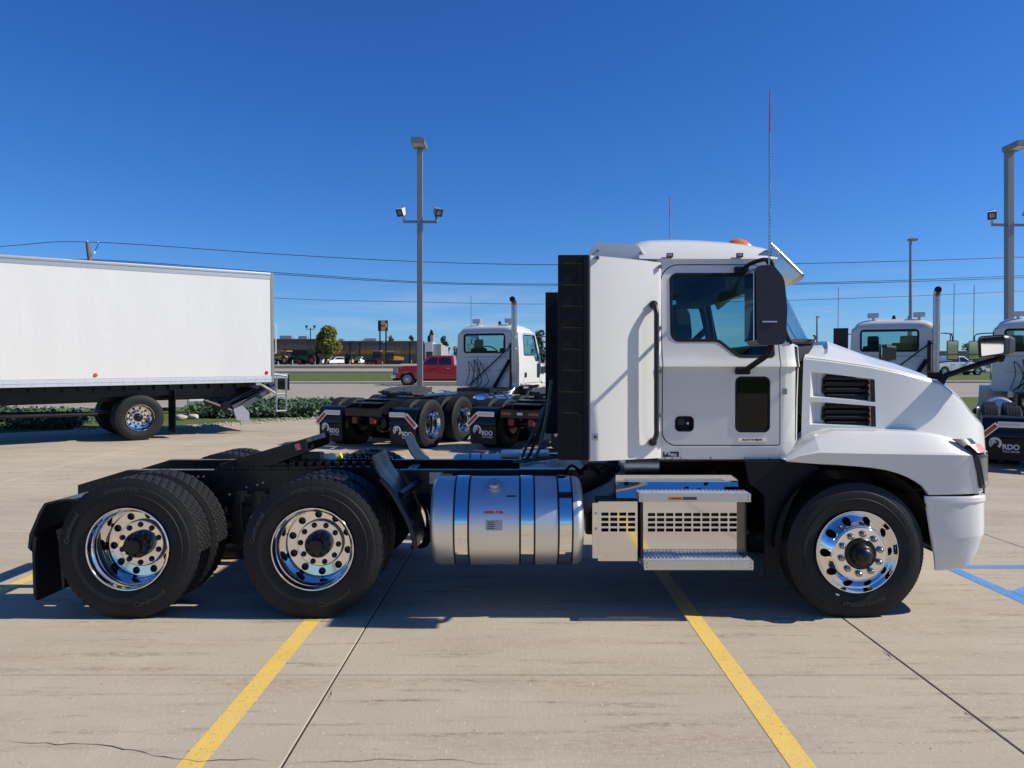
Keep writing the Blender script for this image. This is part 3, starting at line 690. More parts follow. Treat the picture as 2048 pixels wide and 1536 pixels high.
for s in (-1, 1):
    far = s > 0; f_ = dict(mirror=far)
    def bend2(co):                              # the front corner of the cab wraps inwards
        w = cw(co.z); e = max(0, co.x-4.18); return (co.x, -w+co.y+2.6*e*e, co.z)
    bm = plate(cab_o, [grow(door_o, 0.008)], 0.0, 0.03, 0.003, ZC+[('x', 4.2), ('x', 4.25), ('x', 4.3)], bend2, **f_)
    side = obj('cab_side', bm, WHITE, T, sharp=30)
    bm = plate(grow(door_o, 0.012), [grow(door_o, -0.012)], 0.034, 0.05, 0, ZC, bend, **f_); obj('door_seal', bm, DECALB, side)
    bm = plate(door_o, [grow(win, 0.004), grow(low, 0.002), pock], 0.0, 0.035, 0.005, ZC, bend, **f_)
    door = obj('door', bm, WHITE, T, sharp=30)
    bm = plate(grow(win, 0.016), [grow(win, -0.006)], -0.004, 0.012, 0.003, ZC, bend, **f_); obj('window_frame', bm, PLASTIC, door)
    bm = plate(grow(win, -0.004), [], 0.008, 0.012, 0, ZC, bend, **f_); obj('window_pane', bm, TEAL, door, sharp=60)
    bm = plate(grow(low, 0.008), [grow(low, -0.008)], -0.003, 0.012, 0.003, ZC, bend, **f_); obj('window_frame', bm, PLASTIC, door)
    bm = plate(grow(low, -0.007), [], 0.006, 0.010, 0, (), bend, **f_); obj('lower_window_pane', bm, TEALD, door)
    bm = plate(grow(pock, 0.006), [grow(pock, -0.008)], -0.004, 0.012, 0.003, (), bend, **f_)
    plate(grow(pock, -0.002), [], 0.026, 0.03, 0, (), bend, bm=bm, **f_)
    hd = obj('door_handle', bm, PLASTIC, door)
    a = Q(1377, 847, YD); bm = B(); cyl(bm, (a[0], s*(cw(a[1])-0.026), a[1]), (a[0], s*(cw(a[1])-0.012), a[1]), 0.011, 0.010, 14); obj('lock_cylinder', bm, GALV, hd)
    a, b = Q(1356, 850, YD), Q(1370, 838, YD); bm = plate(rect(*a, *b, 0.006), [], 0.002, 0.02, 0.004, (), bend, **f_); obj('handle_paddle', bm, BLACK, hd)
    # interior door panel and pillar lining
    bm = plate(grow(door_o, -0.03), [grow(win, 0.0), grow(low, 0.0)], 0.036, 0.06, 0, ZC, bend, **f_); obj('door_lining', bm, INTER, door)
    bm = plate(grow(cab_o, -0.012), [grow(door_o, -0.01)], 0.031, 0.05, 0, ZC, bend, **f_); obj('pillar_lining', bm, INTER, side)
# door badge
a, b = Q(1476, 883, 5.81), Q(1534, 876, 5.81)
bm = B(); plate(rect(*a, *b, 0.004), [], -cw(a[1])-0.003, -cw(a[1])-0.0005, 0.001, bm=bm); bd = obj('door_badge', bm, CHROME, T)
bm = B(); text_into(bm, 'ANTHEM', a[0]+0.03, a[1]+0.006, -cw(a[1])-0.0038, 0.020, 0.0012, 0.15); obj('badge_text', bm, DECALB, bd)
bm = B(); a, b = Q(1565, 789, 5.81), Q(1573, 777, 5.81); plate(rect(*a, *b, 0.006), [], -cw(a[1])-0.012, -cw(a[1])-0.002, 0.003, bm=bm); obj('latch_tag', bm, GREYM, T)
# dealer decal below the door
a, b = Q(1326, 914, 5.81), Q(1358, 901, 5.81)
bm = B(); plate(rect(*a, *b), [], -cw(a[1])-0.004, -cw(a[1])-0.002, bm=bm); dd = obj('dealer_decal', bm, DECALB, T)
bm = B(); dealer_logo(bm, a[0]+0.031, (a[1]+b[1])/2+0.004, 0.042, -cw(a[1])-0.0048); obj('decal_print', bm, LOGO, dd)
# sill trim under the door
bm = plate(fillet(QP([(1362, 894), (1556, 894), (1552, 914, 3), (1370, 914, 3)], YD)), [], -0.004, 0.0, 0.003, (), bend); obj('sill_trim', bm, WHITE, T)
for px in (1330, 1345, 1362, 1422, 1490, 1540, 1562):
    a = Q(px, 916.5, 5.81); bm = B(); cyl(bm, (a[0], -cw(a[1]), a[1]), (a[0], -cw(a[1])-0.006, a[1]), 0.007, 0.006, 8); obj('sill_bolt', bm, GREYM, T)
# rear wall, floor, roof liner, dashboard, seats
xr = 2.98
bm = B(); plate([(-1.02, 1.13), (1.02, 1.13), (0.96, 2.70), (-0.96, 2.70)], [], -0.02, 0.02, bm=bm)
for v in bm.verts: v.co = Vector((xr+v.co.y, v.co.x, v.co.z))
obj('cab_rear_wall', bm, WHITE, T)
bm = B(); box(bm, xr+0.03, xr+0.05, -0.95, 0.95, 1.2, 2.62); box(bm, xr+0.05, 4.25, -1.0, 1.0, 1.14, 1.20); box(bm, 4.26, 4.30, -0.98, 0.98, 1.16, 1.98)
obj('cab_floor', bm, INTER, T)
bm = B(); box(bm, xr+0.05, 4.02, -0.94, 0.94, 2.60, 2.64, 0.01); box(bm, 3.78, 4.06, -0.93, 0.93, 2.46, 2.60, 0.03); obj('roof_liner', bm, INTERG, T)
bm = B(); rows = []
for y in (-0.98, -0.5, 0, 0.5, 0.98): rows.append([(4.26, y, 1.99), (4.12, y, 2.04), (3.98, y, 2.02), (3.90, y, 1.95), (3.90, y, 1.66), (3.98, y, 1.45), (4.26, y, 1.42)])
loft(bm, rows); box(bm, 3.86, 3.92, -0.55, -0.1, 1.70, 1.93, 0.02); db = obj('dashboard', bm, INTER, T)
bm = B(); lathe(bm, [(0.018*math.cos(t*PI/4), 0.235+0.018*math.sin(t*PI/4)) for t in range(9)], 32)
tube(bm, [(-0.22, 0, 0), (0.22, 0, 0)], 0.016, 6); tube(bm, [(0, 0, 0), (0, 0, -0.22)], 0.016, 6); cyl(bm, (0, 0, 0), (0, 0.35, 0.0), 0.03, 0.03)
bmesh.ops.transform(bm, matrix=Matrix.Translation((3.72, 0.5, 1.98)) @ Matrix.Rotation(-PI/2, 4, 'Z') @ Matrix.Rotation(0.75, 4, 'X'), verts=bm.verts[:])
obj('steering_wheel', bm, INTER, T)
for s in (-1, 1):
    bm = B(); y = s*0.52; box(bm, 3.10, 3.58, y-0.25, y+0.25, 1.55, 1.70, 0.05); st = obj('seat', bm, INTER, T)
    bm = B(); rows = []
    for z, x, w, th in ((1.62, 3.16, 0.24, 0.14), (1.9, 3.12, 0.25, 0.13), (2.15, 3.10, 0.23, 0.11), (2.30, 3.10, 0.15, 0.09), (2.40, 3.11, 0.13, 0.08), (2.44, 3.11, 0.08, 0.05)):
        rows.append([(x+math.cos(t*PI/6)*th, y+math.sin(t*PI/6)*w, z) for t in range(12)])
    R = loft(bm, rows, True); bm.faces.new(R[-1]); obj('seat_back', bm, INTER, st)
# windscreen with its black surround
rows = []
for j in range(11):
    t = j/10; zz = 2.045+(2.60-2.045)*t; w = cw(zz)-0.010; r = []
    for i in range(-12, 13):
        u = i/12; e = 1-abs(u)**2.2; xe = lerp_table([(0, 4.245), (0.12, 4.215), (0.35, 4.185), (1, 4.105)], t)
        r.append((xe+(0.47-0.18*t)*e, u*w, zz+(0.03*e if j == 0 else 0)))
    rows.append(r)
bm = B(); loft(bm, rows); ws = obj('windscreen', bm, TEAL, T, sharp=80)
loop = [rows[0][i] for i in range(25)]+[rows[j][24] for j in range(1, 11)]+[rows[10][i] for i in range(23, -1, -1)]+[rows[j][0] for j in range(9, -1, -1)]
bm = B(); tube(bm, loop, 0.020, 8); obj('windscreen_seal', bm, PLASTIC, ws)
bm = B(); tube(bm, [rows[j][12] for j in range(11)], 0.004, 6)
for s in (-1, 1): tube(bm, curve_pts([(rows[0][12][0]+0.02, s*0.15, rows[0][12][2]-0.02), (rows[0][6][0]+0.03, s*0.5, rows[1][6][2]), (rows[0][3][0]+0.03, s*0.85, rows[1][3][2])], 4), 0.008, 6)
obj('wiper', bm, PLASTIC, ws)
# cowl between windscreen and hood
bm = B(); loft(bm, [[(4.235+0.47*(1-abs(y/0.98)**2.2), y, 2.045), (4.27+0.48*(1-abs(y/0.98)**2.2), y, 2.01), (4.30+0.48*(1-abs(y/0.98)**2.2), y, 1.90)] for y in [i/8*0.98 for i in range(-8, 9)]]); obj('cowl', bm, PLASTIC, T)
# roof cap: domed loft
tab = [(1270, 496), (1283, 490), (1300, 487.5), (1350, 486), (1400, 487.5), (1450, 491), (1490, 497), (1515, 504), (1530, 511), (1536, 518)]
rows = []
for px, py in tab:
    Yt = 6.45; x = Q(px, 0, 6.1)[0]; zt = WZ(py, Yt); ze = WZ(517, 5.86); row = []
    for u in [i/14 for i in range(-14, 15)]:
        fz = max(0.0, 1-abs(u)**5)**0.55 if abs(u) < 1 else 0
        row.append((x+0.16*(1-u*u)*(1 if px > 1440 else 0)*((px-1440)/96)**2, u*0.985, ze+max(0.0, zt-ze)*fz*(1.0 if abs(u) > 0.45 else 1+0.06*(0.45-abs(u)))))
    row = [(row[0][0], row[0][1]*0.97, ze-0.012)]+row+[(row[-1][0], row[-1][1]*0.97, ze-0.012)]
    rows.append(row)
bm = B(); R = loft(bm, rows); bm.faces.new(R[0]); bm.faces.new(R[-1][::-1]); roof = obj('roof_cap', bm, WHITE, T, sharp=40)
# rear roof fairing
o = fillet(QP([(1180, 522), (1181, 487, 16), (1275, 489, 12), (1296, 522)], 5.9), 6)
bm = plate(o, [], -0.965, 0.965, 0.025); rf = obj('roof_fairing', bm, WHITE, T)
bm = B(); a = Q(1195, 500, 5.895)
for p in ((1196, 501), (1281, 506)): a = Q(*p, 5.895); cyl(bm, (a[0], -0.966, a[1]), (a[0], -0.970, a[1]), 0.012, 0.010, 10)
obj('fairing_bolt', bm, GREYM, rf)
bm = B(); box(bm, 3.12, 3.28, -0.97, 0.97, 2.45, 2.66, 0.01); obj('roof_bracket', bm, WHITE, T)
# small roof clamps, amber marker lamp
for px in (1340, 1480):
    a = Q(px, 510, 5.86); bm = B(); box(bm, a[0]-0.024, a[0]+0.024, -1.004, -0.978, a[1]-0.016, a[1]+0.016, 0.003); c1 = obj('roof_clamp', bm, PLASTIC, T)
    bm = B(); cyl(bm, (a[0]+0.004, -1.004, a[1]), (a[0]+0.004, -1.012, a[1]), 0.011, 0.011, 12); box(bm, a[0]-0.02, a[0]-0.008, -1.008, -1.0045, a[1]-0.012, a[1]+0.012); obj('clamp_bolt', bm, GALV, c1)
for y in (-0.62, -0.3, 0, 0.3, 0.62):
    bm = B(); x = Q(1483, 0, 6.24)[0]+(0.0 if abs(y) > 0.5 else 0.05); rows = []
    zb = lerp_table([(a, b) for a, b in [(r[14][0], r[14][2]) for r in rows]], x) if rows else WZ(498, 6.24)+(0.0 if abs(y) > 0.5 else 0.012)
    for t in range(7):
        p = t/6*PI/2; rows.append([(x+math.cos(k*PI/8)*0.115*math.cos(p)-0.02*math.sin(p), y+math.sin(k*PI/8)*0.06*math.cos(p), zb-0.012+0.095*math.sin(p)-0.10*math.cos(k*PI/8)*0.105*math.cos(p)) for k in range(16)])
    loft(bm, rows, True); obj('marker_lamp', bm, AMBER, roof)
# side fairing and its black trailing extender with ribs
for s in (-1, 1):
    rows = []
    cv = [(2.70, 1.255), (2.712, 1.266), (2.80, 1.240), (2.90, 1.205), (3.0, 1.166), (3.10, 1.124), (3.18, 1.086), (3.24, 1.056), (3.262, 1.044), (3.268, 1.036), (3.262, 1.022)]
    for t in range(9):
        k = t/8; row = []
        for (x, w) in cv:
            zt = lerp_table([(2.695, 2.665), (3.26, 2.645)], x); z = 1.168+(zt-1.168)*k
            fl = 0.015*max(0, 1-abs(z-1.25)/0.12) if x > 3.05 else 0
            row.append((x, s*(w+fl-0.02*max(0, (z-2.2))), z))
        rows.append(row)
    bm = B(); loft(bm, rows)
    loft(bm, [[(p[0], p[1]-s*0.03, p[2]) for p in r] for r in rows]); loft(bm, [rows[-1], [(p[0], p[1]-s*0.03, p[2]) for p in rows[-1]]]); loft(bm, [rows[0], [(p[0], p[1]-s*0.03, p[2]) for p in rows[0]]])
    sf = obj('side_fairing', bm, WHITE, T, sharp=50)
    for (px, py, w_, h_) in ((1194, 516, 9, 8), (1190, 874, 12, 13)):
        a = Q(px, py, 5.61); wz = 1.255; bm = B(); box(bm, a[0]-w_*0.0018, a[0]+w_*0.0018, s*wz-0.012, s*wz+0.012, a[1]-h_*0.0018, a[1]+h_*0.0018, 0.002); fp = obj('fairing_plate', bm, GALV, sf)
        bm = B(); cyl(bm, (a[0], s*(wz+0.01), a[1]), (a[0], s*(wz+0.017), a[1]), 0.010, 0.009, 10); obj('plate_bolt', bm, BLACK, fp)
    for py in (533, 656, 743, 830): a = Q(1321, py, 5.8); bm = B(); box(bm, a[0]-0.012, a[0]+0.012, s*1.058-0.012, s*1.058+0.014, a[1]-0.014, a[1]+0.014, 0.003); obj('fairing_clip', bm, GREYM, sf)
    o = rect(*Q(1116, 920, 5.60), *Q(1173, 510, 5.60), 0.01)
    bm = B(); plate(o, [], -1.266, -1.246, 0.004, bm=bm); x1 = Q(1167, 0, 5.60)[0]; x2 = Q(1174, 0, 5.60)[0]
    box(bm, x1, x2+0.012, -1.272, -1.250, Q(0, 920, 5.60)[1], Q(0, 510, 5.60)[1], 0.003)
    for v in bm.verts: v.co.y *= -s
    ex = obj('side_extender', bm, PLASTIC, T)
    for py in (528, 571, 613.5, 656.5, 699.5, 742, 785, 827):
        a, b = Q(1122, py+3, 5.60), Q(1166, py-2, 5.60); bm = B()
        loft(bm, [[(x_, -1.2655, a[1]-0.004), (x_, -1.278 if 0 < i < 3 else -1.266, a[1]+0.012), (x_, -1.2655, b[1]+0.002)] for i, x_ in enumerate((a[0], a[0]+0.012, b[0]-0.012, b[0]))])
        for v in bm.verts: v.co.y *= -s
        obj('extender_rib', bm, PLASTIC, ex)
    # grab handle
    a, b = Q(1311, 605, 5.71), Q(1309, 888, 5.71); xg = Q(1313, 0, 5.70)[0]
    bm = B(); tube(bm, curve_pts([(a[0]-0.012, s*1.065, a[1]), (a[0]-0.002, s*1.115, a[1]-0.015), (xg, s*1.155, a[1]-0.075), (xg, s*1.16, a[1]-0.16), (xg, s*1.16, (a[1]+b[1])/2), (xg, s*1.16, b[1]+0.16), (xg, s*1.155, b[1]+0.075), (b[0]-0.002, s*1.115, b[1]+0.015), (b[0]-0.012, s*1.065, b[1])], 6), 0.022, 12, True, 0.85)
    gh = obj('grab_handle', bm, MIRRORH, T)
    bm = B()
    for (c, q) in ((a, 1), (b, -1)): cyl(bm, (c[0]-0.005, s*1.06, c[1]-0.01*q), (c[0]-0.005, s*1.118, c[1]-0.01*q), 0.034, 0.028, 16)
    obj('handle_foot', bm, MIRRORH, gh)
    # main mirror, arms and antenna
    d = 5.50-RY; o = fillet(QP([(1501, 536, 12), (1535, 534, 16), (1557, 560, 40), (1563, 620, 60), (1560, 690, 12), (1503, 692, 12)], 5.41), 6)
    bm = plate(o, [], -0.12, 0.12, 0.03); bmesh.ops.translate(bm, verts=bm.verts[:], vec=(0, -1.45, 0))
    if s > 0:
        for v in bm.verts: v.co.y = -v.co.y
    mh = obj('mirror_head', bm, MIRRORH, T, sharp=28)
    a, b = Q(1500, 683, 5.41), Q(1500, 546, 5.41); bm = B(); box(bm, a[0]-0.008, a[0]-0.002, s*1.45-0.105, s*1.45+0.105, a[1], b[1], 0.002); obj('mirror_glass', bm, CHROME, mh)
    bm = B(); a, b = Q(1526, 643, 5.27), Q(1556, 641, 5.27); box(bm, a[0], b[0], s*1.572-0.003, s*1.572+0.003, a[1]-0.005, a[1]+0.005, 0.002); obj('mirror_trim', bm, ALU, mh)
    pu = [(Q(1488, 537, 5.84)[0], s*1.00, Q(0, 537, 5.84)[1]), (Q(1500, 526, 5.78)[0], s*1.10, Q(0, 528, 5.78)[1]), (Q(1527, 519, 5.6)[0], s*1.25, Q(0, 519, 5.6)[1]), (Q(1537, 528, 5.5)[0], s*1.42, Q(0, 526, 5.5)[1]), (Q(1539, 542, 5.5)[0], s*1.44, Q(0, 545, 5.5)[1])]
    bm = B(); tube(bm, curve_pts(pu, 6), 0.015, 10); a = Q(1486, 538, 5.84); box(bm, a[0]-0.055, a[0]+0.05, s*0.985-0.03, s*0.985+0.03, a[1]-0.028, a[1]+0.022, 0.012); obj('mirror_arm', bm, PLASTIC, T)
    pl = [(Q(1488, 744, 5.74)[0], s*1.09, Q(0, 744, 5.74)[1]), (Q(1505, 728, 5.68)[0], s*1.19, Q(0, 730, 5.66)[1]), (Q(1526, 712, 5.56)[0], s*1.37, Q(0, 712, 5.56)[1]), (Q(1534, 700, 5.5)[0], s*1.43, Q(0, 700, 5.5)[1]), (Q(1535, 688, 5.5)[0], s*1.44, Q(0, 688, 5.5)[1])]
    bm = B(); tube(bm, curve_pts(pl, 6), 0.021, 10); a = Q(1488, 742, 5.76); box(bm, a[0]-0.055, a[0]+0.05, s*1.075-0.03, s*1.075+0.035, a[1]-0.026, a[1]+0.024, 0.012); obj('mirror_arm', bm, PLASTIC, T)
    a = Q(1538, 535, 5.41); b = Q(1540, 178 if s < 0 else 196, 5.41); c = Q(1539.5, 262, 5.41)
    if s > 0: a, b, c = ((p[0]-0.13, p[1]) for p in (a, b, c))
    bm = B(); tube(bm, [(a[0], s*1.45, a[1]), (c[0], s*1.45, c[1])], 0.0055, 6); an = obj('antenna', bm, GALV, T)
    bm = B(); tube(bm, [(c[0]+0.0065*math.cos(k*0.9), s*1.45+0.0065*math.sin(k*0.9), a[1]+(c[1]-a[1])*k/300) for k in range(300)], 0.0022, 4); obj('antenna_coil', bm, DECALB, an)
    bm = B(); tube(bm, [(c[0], s*1.45, c[1]), (b[0], s*1.45, b[1])], 0.0055, 6, True, 1, [0.006, 0.004]); obj('antenna_tip', bm, DECALR, an)
# chrome sun visor across the windscreen top
t0, t1, t2 = Q(1540, 488, 5.93), Q(1606, 546, 5.88), Q(1567, 578, 5.86)
vx = lambda a, b, k: (a[0]+(b[0]-a[0])*k, a[1]+(b[1]-a[1])*k)
up_, lo_ = [], []
for i in range(-16, 17):
    u = i/16; e = 0.22*(1-abs(u)**2.4); c = [(t0, 0.0), (t0, 0.02), (t0, 0.5), (t0, 0.96), (t0, 1.0)]
    pr = [vx(t0, t1, k) for k in (0, 0.5, 0.95, 1.0)]; pr.append((t1[0]-0.012, t1[1]-0.012)); pr.append(vx((t1[0]-0.02, t1[1]-0.008), (t0[0], t0[1]-0.012), 0.5)); pr.append((t0[0]+0.002, t0[1]-0.014))
    up_.append([(p[0]+e, u*0.955, p[1]+0.02*(1-u*u)) for p in pr])
bm = B(); loft(bm, up_)
for s in (-1, 1):
    mid = Q(1549, 542, 5.87); P5 = [(t0[0]+0.004, 0.945, t0[1]-0.010), (t1[0]-0.008, 0.952, t1[1]-0.010), (t2[0], 0.925, t2[1]), (mid[0], 0.962, mid[1]), (Q(1543, 515, 5.9)[0], 0.950, Q(1543, 515, 5.9)[1])]
    for off in (0, -0.005):
        v = [bm.verts.new((p[0], s*(p[1]+off), p[2])) for p in P5]; bm.faces.new((v[0], v[1], v[3], v[4])); bm.faces.new((v[3], v[1], v[2]))
obj('sun_visor', bm, mat('visor_chrome', (0.72, 0.72, 0.71), 0.26, 1.0, var=0.03, scale=4, rvar=0.03), T, sharp=25)

for s in (-1, 1):
    bm = B(); tube(bm, [(t0[0]+(t1[0]-t0[0])*k/6, s*0.955, t0[1]+(t1[1]-t0[1])*k/6-0.004) for k in range(7)], 0.009, 20); obj('visor_edge', bm, mat('visor_edge_chrome', (0.85, 0.85, 0.85), 0.22, 1.0), T, sharp=60)

# ------------------------------------------------------------------ hood with two louvred vents
top_t = sorted(Q(a, b, 6.3) for a, b in ((1606, 690), (1612, 682), (1645, 681), (1660, 691), (1700, 702), (1740, 712), (1800, 728), (1850, 746), (1885, 762), (1920, 785), (1945, 815), (1960, 850), (1970, 890)))
cr_t = sorted(Q(a, b, 5.95) for a, b in ((1600, 718), (1700, 728), (1800, 747), (1890, 770), (1935, 805), (1963, 838)))
cr_t.append((6.02, 1.30))
def plan(x): return 0.935*max(0.0, 1-(max(0, x-4.55)/1.50)**4.6)**0.42
xs = [Q(p, 0, 5.93)[0] for p in (1602, 1618, 1640, 1650, 1742, 1752, 1780, 1810, 1840, 1870, 1895)]+[5.58, 5.66, 5.74, 5.81, 5.87, 5.92, 5.96, 5.99, 6.01]
fr = [1.0, 0.955, 0.865, 0.585, 0.535, 0.28, 0.12, 0.0]; zb = 1.22
half = []
for x in xs:
    zt, zc, w = lerp_table(top_t, x), lerp_table(cr_t, x), plan(x); zc = min(zc, zt-0.03)
    base = zb if x < 5.6 else zb-0.25*(x-5.6)
    row = [(x, w*u, zt+0.012*(1-(u/0.55)**2)) for u in (0, 0.2, 0.4, 0.55)]
    row += [(x, w*0.70, zt-0.30*(zt-zc)), (x, w*0.82, zt-0.62*(zt-zc)), (x, w*0.915, zc+0.035), (x, w*0.945, zc+0.012)]
    row += [(x, w*(0.955+0.055*(1-f)), base+(zc-base)*f) for f in fr]
    row = [(p[0]+0.37*(1-min(1, p[1]/max(w, 0.01))**2)*max(0.0, 1-(x-4.36)/0.75)**1.2, p[1], p[2]) for p in row]
    row = [(p[0]+0.085*max(0.0, (x-5.45)/0.55)**1.3, p[1], p[2]) for p in row]
    half.append(row)
nT = 8
bm = B(); rows = [[(p[0], -p[1], p[2]) for p in reversed(r)]+[p for p in r[1:]] for r in half]; R = loft(bm, rows)
L_ = len(half[0])
holes = []
for f in list(bm.faces):
    c = f.calc_center_median(); zz = None
    if xs[1]-1e-4 < c.x < xs[4]+0.05 and abs(c.y) > 0.85:
        vi = [v for v in f.verts]
        for (k0, k1) in ((2, 3), (4, 5)):
            i1, i0 = nT+k0, nT+k1
            za, zb_ = half[2][i1][2], half[2][i0][2]
            if min(abs(v.co.z-lerp_table([(r[i1][0], r[i1][2]) for r in half], v.co.x)) for v in vi) < 1e-4 and min(abs(v.co.z-lerp_table([(r[i0][0], r[i0][2]) for r in half], v.co.x)) for v in vi) < 1e-4: holes.append(f)
bmesh.ops.delete(bm, geom=holes, context='FACES')
for sgn in (-1, 1):                              # wedge-shaped pockets behind the openings
    for (k0, k1) in ((2, 3), (4, 5)):
        def P_(i, k): a = half[i][nT+k]; return Vector((a[0], sgn*a[1], a[2]))
        A, Bq = P_(1, k0), P_(1, k1); C, D = P_(4, k0), P_(4, k1)
        dz = Vector((0, 0, -0.014)); e0 = A+Vector((0.075, -sgn*0.055, 0))+dz; e1 = Bq+Vector((0.075, -sgn*0.055, 0))-dz
        c0 = C+Vector((0, -sgn*0.055, 0))+dz; c1 = D+Vector((0, -sgn*0.055, 0))-dz
        edge = [[P_(i, k0) for i in (1, 2, 3, 4)], [e0, e0.lerp(c0, 0.3), e0.lerp(c0, 0.5), c0], [e1, e1.lerp(c1, 0.3), e1.lerp(c1, 0.5), c1], [P_(i, k1) for i in (1, 2, 3, 4)]]
        loft(bm, edge); loft(bm, [[A, e0, e1, Bq]]) 
        for q in ((A, e0, e1, Bq), (C, c0, c1, D)): bm.faces.new([bm.verts.new(v) for v in q])
bmesh.ops.remove_doubles(bm, verts=bm.verts[:], dist=0.0005)
hood = obj('hood', bm, WHITE, T, sharp=32)
for sgn in (-1, 1):
    bm = B(); tube(bm, [(r[nT-1][0], sgn*(r[nT-1][1]+0.0005), r[nT-1][2]) for r in half[:17]], 0.0028, 5); obj('hood_seam', bm, GREYM, hood)
for sgn in (-1, 1):
    for (k0, k1) in ((2, 3), (4, 5)):
        a, b, c, d = (Vector(half[i][nT+k]) for i, k in ((3, k0), (3, k1), (4, k0), (4, k1)))
        yy = lambda t: a.y+(c.y-a.y)*t
        bm = B(); ol = fillet([(a.x+0.03, a.z-0.004), (c.x-0.004, c.z-0.004), (d.x-0.004, d.z+0.004), (b.x+0.03, b.z+0.004), (b.x-0.012, b.z+0.04), (a.x-0.012, a.z-0.04)])
        plate(ol, [grow(ol, -0.008)], -a.y+0.026, -a.y+0.04, 0.002, bm=bm); plate(ol, [], -a.y+0.040, -a.y+0.046, bm=bm)
        for v in bm.verts: v.co.y *= -sgn
        vf = obj('hood_vent', bm, BLACK, hood)
        n = 4
        for i in range(n):
            z = b.z+(a.z-b.z)*(i+0.62)/n-0.004; sh = 0.012 if i in (0, n-1) else 0.0
            bm = B(); x0, x1 = a.x+0.0+sh, c.x+0.006
            loft(bm, [[(x, -a.y+0.034, z+0.018), (x, -a.y+0.006, z+0.002), (x, -a.y+0.003, z-0.006), (x, -a.y+0.010, z-0.012), (x, -a.y+0.034, z-0.004)] for x in (x0, x1)], True)
            for v in bm.verts: v.co.y *= -sgn
            obj('vent_louvre', bm, PLASTIC, vf)
# grille and front panel between the fenders
bm = B(); box(bm, 5.60, 5.86, -0.60, 0.60, 0.75, 1.25, 0.03); gr = obj('grille', bm, BLACK, T)
for k in range(9):
    bm = B(); box(bm, 5.855, 5.88, -0.56, 0.56, 0.78+k*0.05, 0.795+k*0.05, 0.004); obj('grille_bar', bm, CHROME, gr)

# ------------------------------------------------------------------ front fenders, headlights, bumper
lip = [(a, b) for a, b in (Q(p, q, 5.66) for p, q in ((1575, 924), (1600, 926), (1640, 929), (1680, 931), (1720, 934), (1750, 937), (1775, 941), (1800, 948), (1820, 956), (1838, 966), (1850, 975), (1857, 984), (1861, 991)))]
sh_t = sorted(Q(p, q, 5.72) for p, q in ((1574, 921), (1600, 897), (1630, 874), (1648, 864), (1668, 861), (1833, 863), (1880, 868), (1911, 876), (1935, 884)))+[(5.62, 1.27), (5.80, 1.24)]
cr2 = sorted(Q(p, q, 5.66) for p, q in ((1574, 922.5), (1600, 912), (1630, 905), (1700, 907), (1950, 911)))+[(5.85, 1.18)]
stn = [(x, 1.20, z) for x, z in lip]+[(5.28, 1.20, 0.908), (5.36, 1.20, 0.910), (5.44, 1.20, 0.912), (5.52, 1.195, 0.914), (5.575, 1.182, 0.915), (5.62, 1.16, 0.917), (5.655, 1.13, 0.917), (5.69, 1.08, 0.917), (5.715, 1.02, 0.917), (5.735, 0.94, 0.917), (5.75, 0.84, 0.917), (5.76, 0.72, 0.917), (5.765, 0.60, 0.917)]
